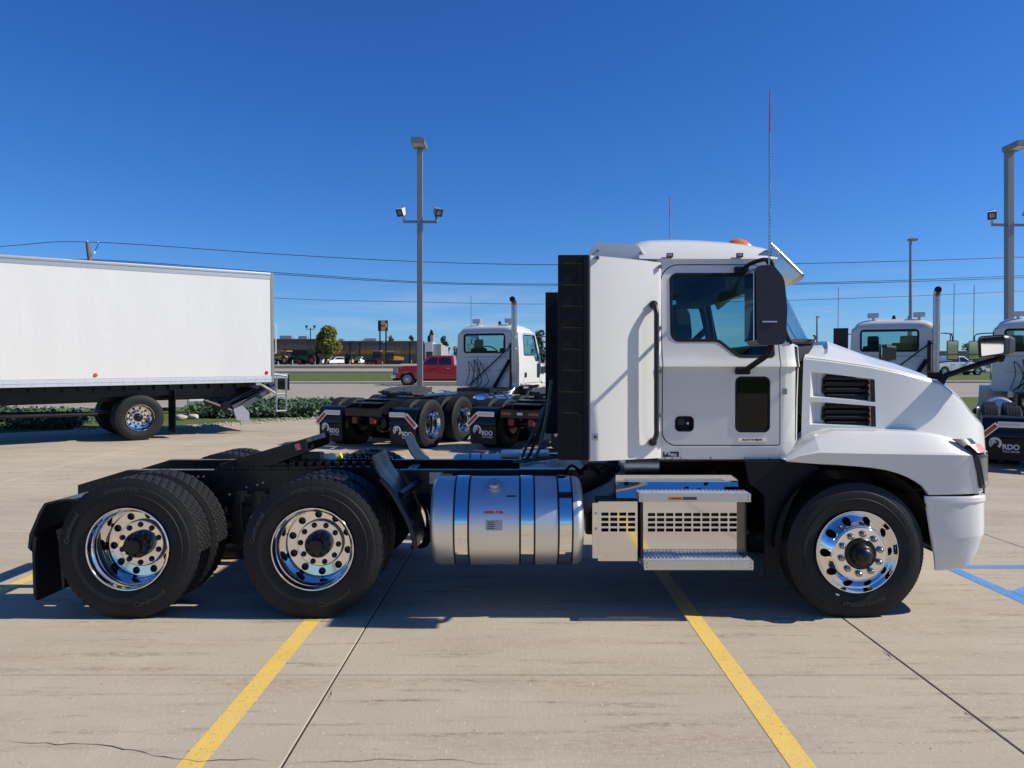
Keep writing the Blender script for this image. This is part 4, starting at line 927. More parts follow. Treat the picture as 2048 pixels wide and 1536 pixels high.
for s in (-1, 1):
    rows = []
    for (x, w, zbt) in stn:
        zs, zc = lerp_table(sh_t, x), lerp_table(cr2, x); zs = max(zs, zc+0.004); zc = max(zc, zbt+0.003)
        k = min(1.0, (zs-zc)/0.14)
        inn = max(0.30, 0.86*min(1, w/1.2)) if x < 5.6 else max(0.25, 0.86-2.2*(x-5.6)); ch = zs-0.012
        row = [(x, inn-0.03, zs+0.02*k), (x, inn+0.02, zs+0.006), (x, max(inn+0.03, w-0.135), zs), (x, max(inn+0.04, w-0.105), zs-0.007), (x, max(inn+0.05, w-0.085), zs-0.028*k), (x, w-0.012, zc+0.022*k), (x, w, zc), (x, w-0.002, zc-0.012*k), (x, w-0.022, zbt+0.004), (x, w-0.028, zbt), (x, w-0.06, zbt+0.003), (x, w-0.075, zbt+0.02)]
        rows.append([(a, s*b, c) for a, b, c in row])
    bm = B(); loft(bm, rows); fe = obj('front_fender', bm, WHITE, T, sharp=24)
    # wheel arch liner and the splash guard behind the wheel
    rows = []
    for k in range(19):
        a = math.radians(-2+k*10.2); r = 0.60 if k > 2 else 0.615; rows.append([(4.683+r*math.cos(a), s*y, ZF+0.04+r*math.sin(a)) for y in (0.42, 0.8, 1.165)])
    bm = B(); loft(bm, rows); loft(bm, [[(p[0]*1.0+0.0, p[1]*0.995, p[2]+0.006) for p in r] for r in rows]); obj('wheel_arch_liner', bm, PLASTIC, T)
    o = fillet(QP([(1490, 922), (1585, 922), (1640, 934), (1612, 958, 30), (1585, 1000, 40), (1567, 1050, 40), (1560, 1110, 20), (1559, 1160, 6), (1531, 1160, 6), (1529, 990, 12), (1500, 968, 6)], 5.76), 5)
    bm = plate(o, [], -1.10, -1.07, 0.010)
    if s > 0:
        for v in bm.verts: v.co.y = -v.co.y
    sg = obj('splash_guard', bm, PLASTIC, T)
    # headlight wrapped round the corner
    path = [(5.38, 1.180), (5.45, 1.190), (5.52, 1.188), (5.575, 1.175), (5.62, 1.152), (5.66, 1.118), (5.695, 1.065), (5.722, 1.0), (5.742, 0.91), (5.755, 0.80)]
    def hl(t, v, off):
        i = min(int(t), len(path)-2); f = t-i; x = path[i][0]*(1-f)+path[i+1][0]*f; w = path[i][1]*(1-f)+path[i+1][1]*f
        dx, dw = path[i+1][0]-path[i][0], path[i+1][1]-path[i][1]; L = math.hypot(dx, dw); nx, nw = -dw/L, dx/L
        lean = 0.085*max(0, v-0.72)/0.28
        zz = 0.955+(1.318-0.955)*v-0.05*max(0, t-5)/4
        return (x+nx*off-lean*(0.8 if t > 3 else 0.2), s*(w+nw*off-lean*0.75), zz)
    low_t = lambda v: lerp_table([(0, 3.7), (0.5, 2.6), (0.72, 2.1), (0.85, 1.5), (1.0, 0.75)], v)
    def patch(v0, v1, t1, off, m, nm, par, ins=0.0, nv=8, nt=12):
        rws = []
        for j in range(nv+1):
            v = v0+(v1-v0)*j/nv; a = low_t(v)+ins; rws.append([hl(a+(t1-ins-a)*i/nt, v, off) for i in range(nt+1)])
        b_ = B(); loft(b_, rws); ro = [[hl(low_t(v0+(v1-v0)*j/nv)+ins+(t1-2*ins-low_t(v0+(v1-v0)*j/nv))*i/nt, v0+(v1-v0)*j/nv, off-0.014) for i in range(nt+1)] for j in range(nv+1)]
        for A, C in ((rws[0], ro[0]), (rws[-1], ro[-1]), ([r[0] for r in rws], [r[0] for r in ro]), ([r[-1] for r in rws], [r[-1] for r in ro])): loft(b_, [A, C])
        return obj(nm, b_, m, par, sharp=40)
    hlo = patch(0.0, 1.0, 8.6, 0.010, BLACK, 'headlight', T)
    patch(0.06, 0.70, 8.4, 0.026, CLEAR, 'headlight_lens', hlo, 0.45)
    patch(0.10, 0.62, 8.0, 0.016, GREYM, 'reflector', hlo, 0.9)
    patch(0.06, 0.14, 7.0, 0.02, REFLW, 'lamp_strip', hlo, 0.9, 3)
    patch(0.74, 0.90, 6.5, 0.030, AMBER2, 'turn_signal', hlo, 0.7)
    # hood mirror: arm, chrome head, glass
    mb = Q(1884, 757, 6.08); me_ = Q(1986, 690, 5.95); my = 0.91
    bm = B(); tube(bm, curve_pts([(mb[0]-0.02, s*0.765, mb[1]+0.005), (mb[0]+0.05, s*0.79, mb[1]+0.03), (mb[0]+0.20, s*0.85, mb[1]+0.095), (mb[0]+0.36, s*0.90, mb[1]+0.15), (me_[0]+0.05, s*0.925, me_[1]-0.11), (me_[0]+0.07, s*0.93, me_[1]-0.03)], 6), 0.022, 10, True, 1.2)
    tube(bm, [(mb[0]-0.09, s*0.73, mb[1]+0.03), (mb[0]-0.02, s*0.765, mb[1]+0.022), (mb[0]+0.03, s*0.79, mb[1]-0.01)], 0.030, 10)
    cyl(bm, (mb[0]-0.015, s*0.755, mb[1]-0.09), (mb[0]+0.01, s*0.785, mb[1]+0.03), 0.030, 0.028, 12)
    ha = obj('hood_mirror_arm', bm, PLASTIC, T)
    o = fillet([(-0.120, -0.10, 0.02), (0.110, -0.075, 0.03), (0.115, 0.078, 0.04), (-0.13, 0.073, 0.04)], 6)
    def put(b_):
        for v in b_.verts:
            c = v.co.copy(); an = math.radians(72)
            v.co = Vector((me_[0]+c.x*math.cos(an)+c.y*math.sin(an), s*(my-(c.y*math.cos(an)-c.x*math.sin(an))), me_[1]+c.z))
        return b_
    bm = plate(o, [grow(o, -0.013)], -0.012, 0.03, 0.004); b2 = plate(grow(o, 0.002), [], 0.031, 0.12, 0.035)
    for v in b2.verts:
        k = (v.co.y-0.031)/0.09; v.co.x *= 1-0.22*k; v.co.z *= 1-0.22*k
    hm = obj('hood_mirror', put(b2), MIRRORH, T, sharp=40); obj('mirror_rim', put(bm), DECALB, hm)
    obj('mirror_glass', put(plate(grow(o, -0.011), [], 0.0, 0.006)), CHROME, hm)
    # bumper corner lens
    bm = B(); a = Q(1958, 1110, 5.8); loft(bm, [[(5.712, s*0.985, 0.62), (5.735, s*0.93, 0.62)], [(5.70, s*0.99, 0.55), (5.72, s*0.93, 0.55)], [(5.66, s*0.985, 0.46), (5.68, s*0.93, 0.46)]]); obj('fog_lamp', bm, CHROME, T)
bpath = [(5.195, 1.172), (5.205, 1.178), (5.30, 1.188), (5.42, 1.192), (5.52, 1.187), (5.60, 1.165), (5.66, 1.125), (5.71, 1.06), (5.745, 0.97), (5.765, 0.86), (5.78, 0.65), (5.785, 0.35), (5.785, 0.0)]
pth = bpath+[(x, -w) for x, w in reversed(bpath[:-1])]
prof = [(0.04, 0.895), (0.012, 0.898), (0.002, 0.885), (0.0, 0.855), (0.012, 0.842), (0.010, 0.70), (0.012, 0.60), (0.022, 0.58), (0.060, 0.46), (0.105, 0.375), (0.135, 0.345), (0.16, 0.338)]
rows = []
for i, (x, w) in enumerate(pth):
    a, b = pth[max(i-1, 0)], pth[min(i+1, len(pth)-1)]; d = Vector((b[0]-a[0], b[1]-a[1])); d.normalize(); n = Vector((-d.y, d.x)); side_k = 0.32+0.68*min(1, max(0, (x-5.25)/0.5))
    if n.x*(x-5.0)+n.y*w < 0: n = -n
    back = max(0.0, (5.40-x)/0.2)
    rows.append([(x-n.x*o_*side_k+back*0.075*max(0, (0.88-z))/0.5, w-n.y*o_*side_k, z) for o_, z in prof])
bm = B(); loft(bm, rows); loft(bm, [[(p[0]-(0.02 if abs(p[1]) < 1.1 else 0.0), p[1]*0.985, p[2]) for p in r] for r in rows]); bp_ = obj('bumper', bm, WHITE, T, sharp=24)
bm = B(); box(bm, 5.15, 5.74, -1.0, 1.0, 0.88, 0.93, 0.005); box(bm, 5.5, 5.72, -0.95, 0.95, 0.45, 0.9, 0.02); obj('bumper_beam', bm, BLACK, T)

# ------------------------------------------------------------------ ground: grass base, concrete lot of separate slabs, roads
def concrete(name, base, tint, joint=False):
    m = bpy.data.materials.new(name); m.use_nodes = True; n = m.node_tree.nodes; l = m.node_tree.links; b = n['Principled BSDF']
    b.inputs['Roughness'].default_value = 0.85; b.inputs['Specular IOR Level'].default_value = 0.25
    ge = n.new('ShaderNodeNewGeometry'); oi = n.new('ShaderNodeObjectInfo')
    def noise(scale, detail=6, st=(1, 1, 1), rot=0.0, rough=0.6):
        mp = n.new('ShaderNodeMapping'); mp.inputs['Scale'].default_value = st; mp.inputs['Rotation'].default_value = (0, 0, rot); l.new(ge.outputs['Position'], mp.inputs[0])
        t = n.new('ShaderNodeTexNoise'); t.inputs['Scale'].default_value = scale; t.inputs['Detail'].default_value = detail; t.inputs['Roughness'].default_value = rough; l.new(mp.outputs[0], t.inputs[0]); return t.outputs[0]
    def remap(s, a, b_, c, d):
        r = n.new('ShaderNodeMapRange'); r.inputs[1].default_value = a; r.inputs[2].default_value = b_; r.inputs[3].default_value = c; r.inputs[4].default_value = d; l.new(s, r.inputs[0]); return r.outputs[0]
    def mixc(fac, a, c):
        mx = n.new('ShaderNodeMix'); mx.data_type = 'RGBA'
        if isinstance(fac, float): mx.inputs[0].default_value = fac
        else: l.new(fac, mx.inputs[0])
        for i, v in ((6, a), (7, c)):
            if isinstance(v, tuple): mx.inputs[i].default_value = (*v, 1)
            else: l.new(v, mx.inputs[i])
        return mx.outputs[2]
    B_ = Vector(base); T_ = Vector(tint)
    c = mixc(remap(noise(0.55, 5), 0.3, 0.7, 0, 1), tuple(B_*0.88), tuple(B_*1.08))
    def mul(a, b_):
        q = n.new('ShaderNodeMath'); q.operation = 'MULTIPLY'; l.new(a, q.inputs[0]); l.new(b_, q.inputs[1]); return q.outputs[0]
    brk = remap(noise(28, 6, (0.5, 1.3, 1), 0.0, 0.75), 0.40, 0.62, 0.0, 1.0)
    c = mixc(mul(remap(noise(1.3, 8, (0.35, 1.6, 1)), 0.47, 0.66, 0, 0.95), brk), c, tuple(T_))                        # rusty drag marks across
    c = mixc(mul(remap(noise(5.0, 9, (0.20, 2.2, 1)), 0.55, 0.67, 0, 0.95), brk), c, (0.14, 0.095, 0.065))
    c = mixc(mul(remap(noise(0.9, 4, (1, 1, 1), 0.4), 0.58, 0.66, 0, 0.5), remap(noise(14, 5), 0.42, 0.6, 0.3, 1.0)), c, tuple(B_*0.80))              # thin brown streaks
    c = mixc(remap(noise(2.2, 7), 0.56, 0.75, 0, 0.35), c, tuple(B_*1.22))                                    # pale patches
    c = mixc(remap(noise(110, 4), 0.35, 0.65, 0, 0.6), c, tuple(B_*0.70))                                    # aggregate
    c = mixc(remap(noise(90, 2, (1, 0.25, 1)), 0.66, 0.70, 0, 0.8), c, tuple(B_*1.45))                        # pale chips
    c = mixc(remap(noise(38, 2), 0.705, 0.73, 0, 0.85), c, (0.07, 0.055, 0.045))                              # dark pits and specks
    v = n.new('ShaderNodeMix'); v.data_type = 'RGBA'; v.blend_type = 'MULTIPLY'; v.inputs[0].default_value = 1.0
    l.new(c, v.inputs[6]); g_ = remap(oi.outputs['Random'], 0, 1, 0.975, 1.02); cb = n.new('ShaderNodeCombineColor')
    for i in range(3): l.new(g_, cb.inputs[i])
    l.new(cb.outputs[0], v.inputs[7]); l.new(v.outputs[2], b.inputs['Base Color'])
    h1 = noise(60, 4, (1.0, 0.22, 1)); bp = n.new('ShaderNodeBump'); bp.inputs['Strength'].default_value = 0.35; bp.inputs['Distance'].default_value = 0.004; l.new(h1, bp.inputs['Height'])
    b2 = n.new('ShaderNodeBump'); b2.inputs['Strength'].default_value = 0.25; b2.inputs['Distance'].default_value = 0.003; l.new(noise(220, 2), b2.inputs['Height']); l.new(bp.outputs[0], b2.inputs['Normal'])
    l.new(b2.outputs[0], b.inputs['Normal'])
    return m
CONC = concrete('lot_concrete', (0.455, 0.390, 0.290), (0.32, 0.24, 0.165))
ROADC = concrete('road_concrete', (0.35, 0.31, 0.245), (0.29, 0.25, 0.19))
KERBM = concrete('kerb_concrete', (0.42, 0.39, 0.34), (0.3, 0.27, 0.22))
PAINTY = mat('yellow_line_paint', (0.70, 0.47, 0.10), 0.7, chips=((0.40, 0.33, 0.22), 34, 0.60), var=0.12, scale=5, bump=0.3, bscale=120, dirt=((0.58, 0.44, 0.20), 0.5))
PAINTB = mat('blue_line_paint', (0.07, 0.23, 0.50), 0.7, chips=((0.36, 0.33, 0.27), 34, 0.62), var=0.12, scale=5, bump=0.3, bscale=120, dirt=((0.25, 0.32, 0.40), 0.45))
CRACKM = mat('crack_fill', (0.075, 0.06, 0.048), 0.9, var=0.3, scale=20)
GRASS = mat('mown_grass', (0.092, 0.122, 0.036), 0.9, var=0.5, scale=1.3, bump=0.6, bscale=30, dirt=((0.15, 0.13, 0.05), 0.55), spec=0.1)
EARTH = mat('edge_gravel', (0.30, 0.27, 0.23), 0.9, var=0.4, scale=14, bump=0.6, bscale=40)

def sheet(name, poly, lift, m, kind='structure', parent=None, step=None):
    bm = B(); vs = [bm.verts.new((x, y, 0)) for x, y in poly]; bm.faces.new(vs)
    for yv in [8.2+0.6*i for i in range(11)]:
        bmesh.ops.bisect_plane(bm, geom=bm.verts[:]+bm.edges[:]+bm.faces[:], plane_co=(0, yv, 0), plane_no=(0, 1, 0))
    for v in bm.verts: v.co.z = g(v.co.y)+lift
    for f in bm.faces: f.normal_update()
    bmesh.ops.recalc_face_normals(bm, faces=bm.faces[:])
    if bm.faces and bm.faces[0].normal.z < 0: bmesh.ops.reverse_faces(bm, faces=bm.faces[:])
    o = obj(name, bm, m, parent, recalc=False)
    if kind and not parent: o['kind'] = kind
    return o
sheet('ground', [(-1000, -300), (1000, -300), (1000, 1600), (-1000, 1600)], -0.035, GRASS)
LOT = sheet('parking_lot', [(-60, -28), (60, -28), (60, 24.1), (-5.7, 24.1), (-60, -10.9)], -0.012, CRACKM)
XJ = [-1.08-3.48*k for k in range(17, 0, -1)]+[-1.08, 2.40, 5.26, 8.72]+[8.72+3.48*k for k in range(1, 15)]
YJ = [4.602+3.62*k for k in range(-9, 7)]
E0, E1 = Vector((-12.1, 19.8)), Vector((-6.2, 23.6)); EN = Vector((-(E1-E0).y, (E1-E0).x)).normalized()
rnd = random.Random(3); slab_me = {}
for i in range(len(XJ)-1):
    for j in range(len(YJ)-1):
        x0, x1, y0, y1 = XJ[i]+0.004, XJ[i+1]-0.004, YJ[j]+0.0028, YJ[j+1]-0.0028
        cs = [Vector(c) for c in ((x0, y0), (x1, y0), (x1, y1), (x0, y1))]
        dd = [(c-E0).dot(EN) for c in cs]
        if min(dd) > 0 or y0 > 24: continue
        clip = max(dd) > 0 or y1 > 24
        key = None if clip else (round(x1-x0, 3), j)
        if key and key in slab_me: o = bpy.data.objects.new('concrete_slab', slab_me[key]); COL.objects.link(o); o.parent = LOT; o.location = (x0, 0, 0.0); continue
        bm = B(); nS = 7 if 7 < y1 and y0 < 15 else 1
        rows = [[(x0, y0+(y1-y0)*k/nS, 0), (x0+0.006, y0+(y1-y0)*k/nS, 0.004), (x1-0.006, y0+(y1-y0)*k/nS, 0.004), (x1, y0+(y1-y0)*k/nS, 0)] for k in range(nS+1)]
        rows = [[(p[0], y0, -0.01) for p in rows[0]]]+rows+[[(p[0], y1, -0.01) for p in rows[0]]]
        loft(bm, rows)
        for e in (0, -1): pass
        if clip:
            bmesh.ops.bisect_plane(bm, geom=bm.verts[:]+bm.edges[:]+bm.faces[:], plane_co=(E0.x, E0.y, 0), plane_no=(EN.x, EN.y, 0), clear_outer=True)
            bmesh.ops.bisect_plane(bm, geom=bm.verts[:]+bm.edges[:]+bm.faces[:], plane_co=(0, 24, 0), plane_no=(0, 1, 0), clear_outer=True)
            if not bm.faces: bm.free(); continue
        for v in bm.verts: v.co.z += g(v.co.y)-0.004; v.co.x -= x0
        bmesh.ops.recalc_face_normals(bm, faces=bm.faces[:])
        up = sum(f.normal.z*f.calc_area() for f in bm.faces)
        if up < 0: bmesh.ops.reverse_faces(bm, faces=bm.faces[:])
        o = obj('concrete_slab', bm, CONC, LOT, (x0, 0, 0), recalc=False, sharp=3)
        if key: slab_me[key] = o.data
# painted stall lines: sheets just above the slabs
for x in (-9.9, -7.1, -4.30, -1.50, 1.305): sheet('yellow_line', [(x-0.06, 1.5), (x+0.06, 1.5), (x+0.06, 8.1), (x-0.06, 8.1)], 0.0022, PAINTY, parent=LOT)
sheet('blue_line', [(3.965, 2.8), (4.085, 2.8), (4.085, 7.26), (3.965, 7.26)], 0.0022, PAINTB, parent=LOT)
sheet('blue_line', [(4.09, 7.14), (6.6, 7.14), (6.6, 7.26), (4.09, 7.26)], 0.0022, PAINTB, parent=LOT)
sheet('blue_line', [(6.605, 2.8), (6.725, 2.8), (6.725, 7.26), (6.605, 7.26)], 0.0022, PAINTB, parent=LOT)
for y in (6.24, 5.2, 4.1): sheet('blue_line', [(4.09, y-0.03), (4.09, y+0.14), (5.1, min(7.135, y+1.05)), (5.25, min(7.135, y+1.03))], 0.0022, PAINTB, parent=LOT)
def ground_pt(px, py): Y = HC*F/(py-CY); return Vector((WX(px, Y), Y))
def crack(pts, w, seed=1):
    r = random.Random(seed); fine = []
    for a, b in zip(pts, pts[1:]):
        n = max(2, int((b-a).length/0.06))
        for k in range(n): fine.append(a.lerp(b, k/n)+Vector((r.uniform(-1, 1), r.uniform(-1, 1)))*0.012)
    fine.append(pts[-1]); bm = B(); rows = []
    for i, p in enumerate(fine):
        d = (fine[min(i+1, len(fine)-1)]-fine[max(0, i-1)]).normalized(); nn = Vector((-d.y, d.x))*w*r.uniform(0.25, 1.0)*min(1, i/3, (len(fine)-1-i)/3)
        rows.append([(p.x+nn.x, p.y+nn.y, g(p.y)+0.0028), (p.x-nn.x, p.y-nn.y, g(p.y)+0.0028)])
    loft(bm, rows)
    for f in bm.faces:
        f.normal_update()
    obj('pavement_crack', bm, CRACKM, LOT)
crack([ground_pt(*p) for p in ((0, 1480), (60, 1487), (120, 1488), (165, 1486), (225, 1495), (268, 1500), (300, 1508), (330, 1514), (400, 1522), (470, 1519), (560, 1522))], 0.0032)
crack([ground_pt(*p) for p in ((560, 1527), (640, 1524), (760, 1521), (880, 1519), (960, 1526), (1030, 1528))], 0.002, 2)
crack([ground_pt(*p) for p in ((1755, 1296), (1775, 1309), (1800, 1325))], 0.006, 3)
crack([ground_pt(*p) for p in ((1924, 1419), (1936, 1428), (1948, 1436))], 0.008, 4)
crack([ground_pt(*p) for p in ((650, 1405), (660, 1390), (672, 1372))], 0.004, 5)
# roads beyond the lot, their kerbs and the far verge
NR = [(-140, 1.4), (-8.6, 30.3), (160, 66)]
def near_e(x): return 30.3+(x+8.6)*(0.17 if x < -8.6 else 0.22)
def far_e(x): return 53-0.10*(x+15)
xsr = (-150, -60, -15, 20, 60, 180)
ROAD = sheet('frontage_road', [(x, near_e(x)) for x in (-150, -8.6, 180)]+[(180, 60), (60, 56), (-15, 53), (-150, 50)], 0.012, ROADC)
for k in range(9):
    x = -31+9.2*k; sheet('road_joint', [(x, near_e(x)+0.2), (x+0.10, near_e(x)+0.2), (x+0.10-6, 53), (x-6, 53)], 0.016, CRACKM, parent=ROAD)
def strip(name, pts, w, h, m, lift=0.0):
    bm = B(); rows = []
    for x, y in pts: rows.append([(x, y, g(y)-0.1), (x, y, g(y)+h), (x, y+w, g(y+w)+h), (x, y+w, g(y+w)-0.1)])
    loft(bm, rows); o = obj(name, bm, m); o['kind'] = 'structure'; return o
strip('kerb', [(-150, 50), (-15, 53), (60, 56), (180, 60)], 1.6, 0.13, KERBM)
strip('gravel_edge', [(-150, near_e(-150)-1.0), (-8.6, 29.5), (180, near_e(180)-1.0)], 0.9, 0.02, EARTH)
sheet('highway', [(-400, 92), (400, 92), (400, 118), (-400, 118)], 0.02, ROADC)
strip('kerb', [(-400, 91), (400, 91)], 1.0, 0.12, KERBM)
strip('kerb', [(-400, 128), (400, 128)], 1.6, 0.2, KERBM)
sheet('dealer_yard', [(-300, 150), (300, 150), (300, 320), (-300, 320)], 0.03, ROADC)

# ------------------------------------------------------------------ plants
def leaf_mat(name, a, b, c, tr=0.25):
    m = bpy.data.materials.new(name); m.use_nodes = True; n = m.node_tree.nodes; l = m.node_tree.links; p = n['Principled BSDF']; p.inputs['Roughness'].default_value = 0.6; p.inputs['Specular IOR Level'].default_value = 0.2
    ge = n.new('ShaderNodeNewGeometry'); nz = n.new('ShaderNodeTexNoise'); nz.inputs['Scale'].default_value = 0.35; nz.inputs['Detail'].default_value = 5; l.new(ge.outputs['Position'], nz.inputs[0])
    cr = n.new('ShaderNodeValToRGB'); cr.color_ramp.elements[0].position = 0.35; cr.color_ramp.elements[0].color = (*a, 1); cr.color_ramp.elements[1].position = 0.66; cr.color_ramp.elements[1].color = (*c, 1)
    e = cr.color_ramp.elements.new(0.5); e.color = (*b, 1); l.new(nz.outputs[0], cr.inputs[0])
    hv = n.new('ShaderNodeHueSaturation'); mr = n.new('ShaderNodeMapRange'); mr.inputs[3].default_value = 0.6; mr.inputs[4].default_value = 1.35; l.new(ge.outputs['Random Per Island'], mr.inputs[0]); l.new(mr.outputs[0], hv.inputs['Value']); l.new(cr.outputs[0], hv.inputs['Color'])
    l.new(hv.outputs[0], p.inputs['Base Color'])
    return m
LEAF_Y = leaf_mat('autumn_leaves', (0.075, 0.10, 0.03), (0.16, 0.17, 0.04), (0.32, 0.25, 0.05))
LEAF_G = leaf_mat('green_leaves', (0.045, 0.075, 0.035), (0.07, 0.105, 0.045), (0.10, 0.13, 0.05))
LEAF_D = leaf_mat('pine_needles', (0.03, 0.056, 0.042), (0.045, 0.075, 0.055), (0.07, 0.095, 0.06))
JUNI = leaf_mat('juniper_leaves', (0.045, 0.09, 0.05), (0.075, 0.13, 0.07), (0.12, 0.18, 0.10))
BARK = mat('bark', (0.06, 0.048, 0.038), 0.9, var=0.3, scale=10)
def leaves(bm, c, r, n, size, rng, shell=0.55):
    for _ in range(n):
        d = Vector((rng.gauss(0, 1), rng.gauss(0, 1), rng.gauss(0, 1))).normalized(); k = shell+(1-shell)*rng.random()
        p = Vector((c[0]+d.x*r[0]*k, c[1]+d.y*r[1]*k, c[2]+d.z*r[2]*k)); a = Vector((rng.gauss(0, 1), rng.gauss(0, 1), rng.gauss(0, 1))).normalized(); b = a.orthogonal().normalized()
        b = (b*math.cos(3*k)+a.cross(b)*math.sin(3*k)); s = size*rng.uniform(0.6, 1.4)
        bm.faces.new([bm.verts.new(p+a*s), bm.verts.new(p+b*s*0.6), bm.verts.new(p-a*s), bm.verts.new(p-b*s*0.6)])
def tree(name, px, base, top, Y, wpx, m, label, seed, kind='round', n=1600, cat='tree'):
    rng = random.Random(seed); X = WX(px, Y); zg = g(Y); z1 = WZ(top, Y)-zg; w = wpx*Y/F/2
    t = thing(name, label, cat, (X, Y, zg))
    bm = B(); tube(bm, [(0, 0, -0.2), (0.05*w, 0, z1*0.3), (0, 0.05*w, z1*0.75)], 0.3, 8, True, 1, [0.05*z1, 0.035*z1, 0.012*z1])
    for k in range(6):
        a = k*1.05+rng.random(); h = z1*(0.22+0.09*k); tube(bm, [(0, 0, h), (math.cos(a)*w*0.35, math.sin(a)*w*0.35, h+z1*0.12), (math.cos(a)*w*0.65, math.sin(a)*w*0.65, h+z1*0.2)], 0.1, 5, True, 1, [0.02*z1, 0.012*z1, 0.004*z1])
    obj('trunk', bm, BARK, t)
    bm = B()
    if kind == 'round':
        for k in range(16):
            a = rng.random()*2*PI; q = math.sqrt(rng.random())*0.62; h = rng.uniform(0.26, 0.86); sh = 1-0.75*abs(h-0.5)**1.3; r = w*rng.uniform(0.30, 0.48)
            leaves(bm, (math.cos(a)*q*w*sh*1.1, math.sin(a)*q*w*sh, h*z1), (r, r, r*0.75*min(1.4, z1/(2*w)+0.3)), n//16, (0.030 if n > 3000 else 0.042)*z1, rng)
    elif kind == 'pine':
        for k in range(12):
            h = 0.12+0.85*k/11; r = w*(1.08-h)*rng.uniform(0.8, 1.15); leaves(bm, (rng.uniform(-.1, .1)*w, rng.uniform(-.1, .1)*w, h*z1), (r, r, z1*0.07), n//12, 0.04*z1, rng)
    else:
        for k in range(14):
            h = 0.15+0.8*k/13; leaves(bm, (rng.uniform(-.45, .45)*w, rng.uniform(-.4, .4)*w, h*z1), (w*0.5, w*0.5, z1*0.10), n//14, 0.04*z1, rng)
    obj('crown', bm, m, t, recalc=False)
    return t
tree('broadleaf_tree', 651, 727, 652, 172, 62, LEAF_Y, 'rounded tree turning yellow in front of the long brown building', 11, n=9500)
tree('pine_tree', 862, 727, 663, 215, 33, LEAF_D, 'dark pine behind the pale end of the brown building', 5, 'pine', 1500)
tree('pine_tree', 890, 727, 673, 220, 20, LEAF_D, 'narrow pine between the building end and the white cab', 6, 'tall', 900)
tree('distant_tree', 823, 727, 672, 260, 14, LEAF_G, 'small tree top above the flat roof left of the tall grey pole', 7, 'tall', 500)
tree('distant_tree', 735, 727, 676, 262, 40, LEAF_G, 'low wide tree top above the middle of the flat roof', 8, 'round', 700)
tree('distant_tree', 697, 727, 676, 262, 26, LEAF_G, 'small tree top above the roof just right of the yellowing tree', 9, 'round', 600)
tree('distant_tree', 780, 727, 673, 262, 16, LEAF_G, 'small tree top above the roof right of the orange sign', 21, 'tall', 500)
tree('distant_tree', 915, 727, 690, 230, 30, LEAF_G, 'low bushy tree just left of the white cab with the exhaust stack', 10, 'round', 700)
tree('distant_tree', 1078, 727, 663, 120, 34, LEAF_D, 'dark tree seen between the white cab and the black wind deflector', 12, 'tall', 900)
tree('distant_tree', 1900, 740, 690, 150, 30, LEAF_D, 'dark green tree left of the truck mirror above the white pickup', 13, 'round', 900)
tree('distant_tree', 1937, 740, 687, 155, 32, LEAF_G, 'yellow green tree right of the truck mirror above the white pickup', 14, 'round', 900)
tree('distant_tree', 1972, 740, 692, 160, 30, LEAF_D, 'dark tree at the side of the far right white cab', 15, 'round', 800)
# low juniper along the lot edge: one mass
rng = random.Random(4); bm = B()
for k in range(430):
    px = rng.uniform(395, 700); Y = rng.uniform(24.6, 28.6) if px > 470 else rng.uniform(24.4, 26.0); X = WX(px, Y)
    leaves(bm, (X, Y, g(Y)+0.10+0.12*rng.random()), (0.50, 0.45, 0.24), 34, 0.07, rng, 0.5)
o = obj('juniper_bed', bm, JUNI, recalc=False); tag(o, 'low spreading green juniper along the edge of the concrete lot', 'ground cover', kind='stuff')
bm = B()
for k in range(160):
    px = rng.uniform(-130, 165); Y = rng.uniform(20.6, 23.0); X = WX(px, Y)
    leaves(bm, (X, Y, g(Y)+0.15+0.1*rng.random()), (0.55, 0.5, 0.26), 30, 0.075, rng, 0.5)
o = obj('juniper_bed', bm, JUNI, recalc=False); tag(o, 'dark juniper in the shade under the white box body', 'ground cover', kind='stuff')
# pale stones lining the bed
STONE = mat('pale_stone', (0.46, 0.41, 0.33), 0.8, var=0.25, scale=8, bump=0.5, bscale=12)
bm = B()
for k in range(420):
    px = rng.uniform(150, 640); base = 862 if px < 300 else 862-(px-300)*0.075
    py = base-rng.uniform(-2, 5); Y = 1540*1.93/(py-712); s = rng.uniform(0.012, 0.032); r = bmesh.ops.create_icosphere(bm, subdivisions=1, radius=s)
    for v in r['verts']: v.co = Vector((v.co.x*1.3+WX(px, Y), v.co.y+Y, v.co.z*0.7+g(Y)+0.02))
o = obj('edging_stones', bm, STONE); tag(o, 'pale pebbles scattered along the edge of the planting bed', 'pebbles', kind='stuff')
for k, (px, py, s, lb) in enumerate(((418, 829, 0.13, 'pale boulder at the left tip of the juniper bed'), (405, 824, 0.11, 'small pale boulder behind the white utility box'), (386, 836, 0.12, 'low pale boulder in front of the white utility box'), (362, 838, 0.13, 'flat pale boulder just right of the box truck mud flap'), (432, 826, 0.09, 'smallest pale boulder beside the black stakes'))):
    Y = 1540*1.93/(py-712); bm = B(); r = bmesh.ops.create_icosphere(bm, subdivisions=2, radius=s); rr = random.Random(k)
    for v in r['verts']: v.co = Vector((v.co.x*1.5, v.co.y, v.co.z*0.75))*(1+rr.uniform(-.12, .12))
    o = obj('boulder', bm, STONE, None, (WX(px, Y), Y, g(Y)+s*0.35)); tag(o, lb, 'rock', 'boulders in the planting bed')
Y = 27.0; bm = B(); box(bm, -0.27, 0.27, -0.2, 0.2, -0.05, 0.42, 0.02); ub = obj('utility_box', bm, WHITE2, None, (WX(393, Y), Y, g(Y)), (0, 0, 0.5)); tag(ub, 'small white utility box between the boulders behind the box truck', 'utility box')
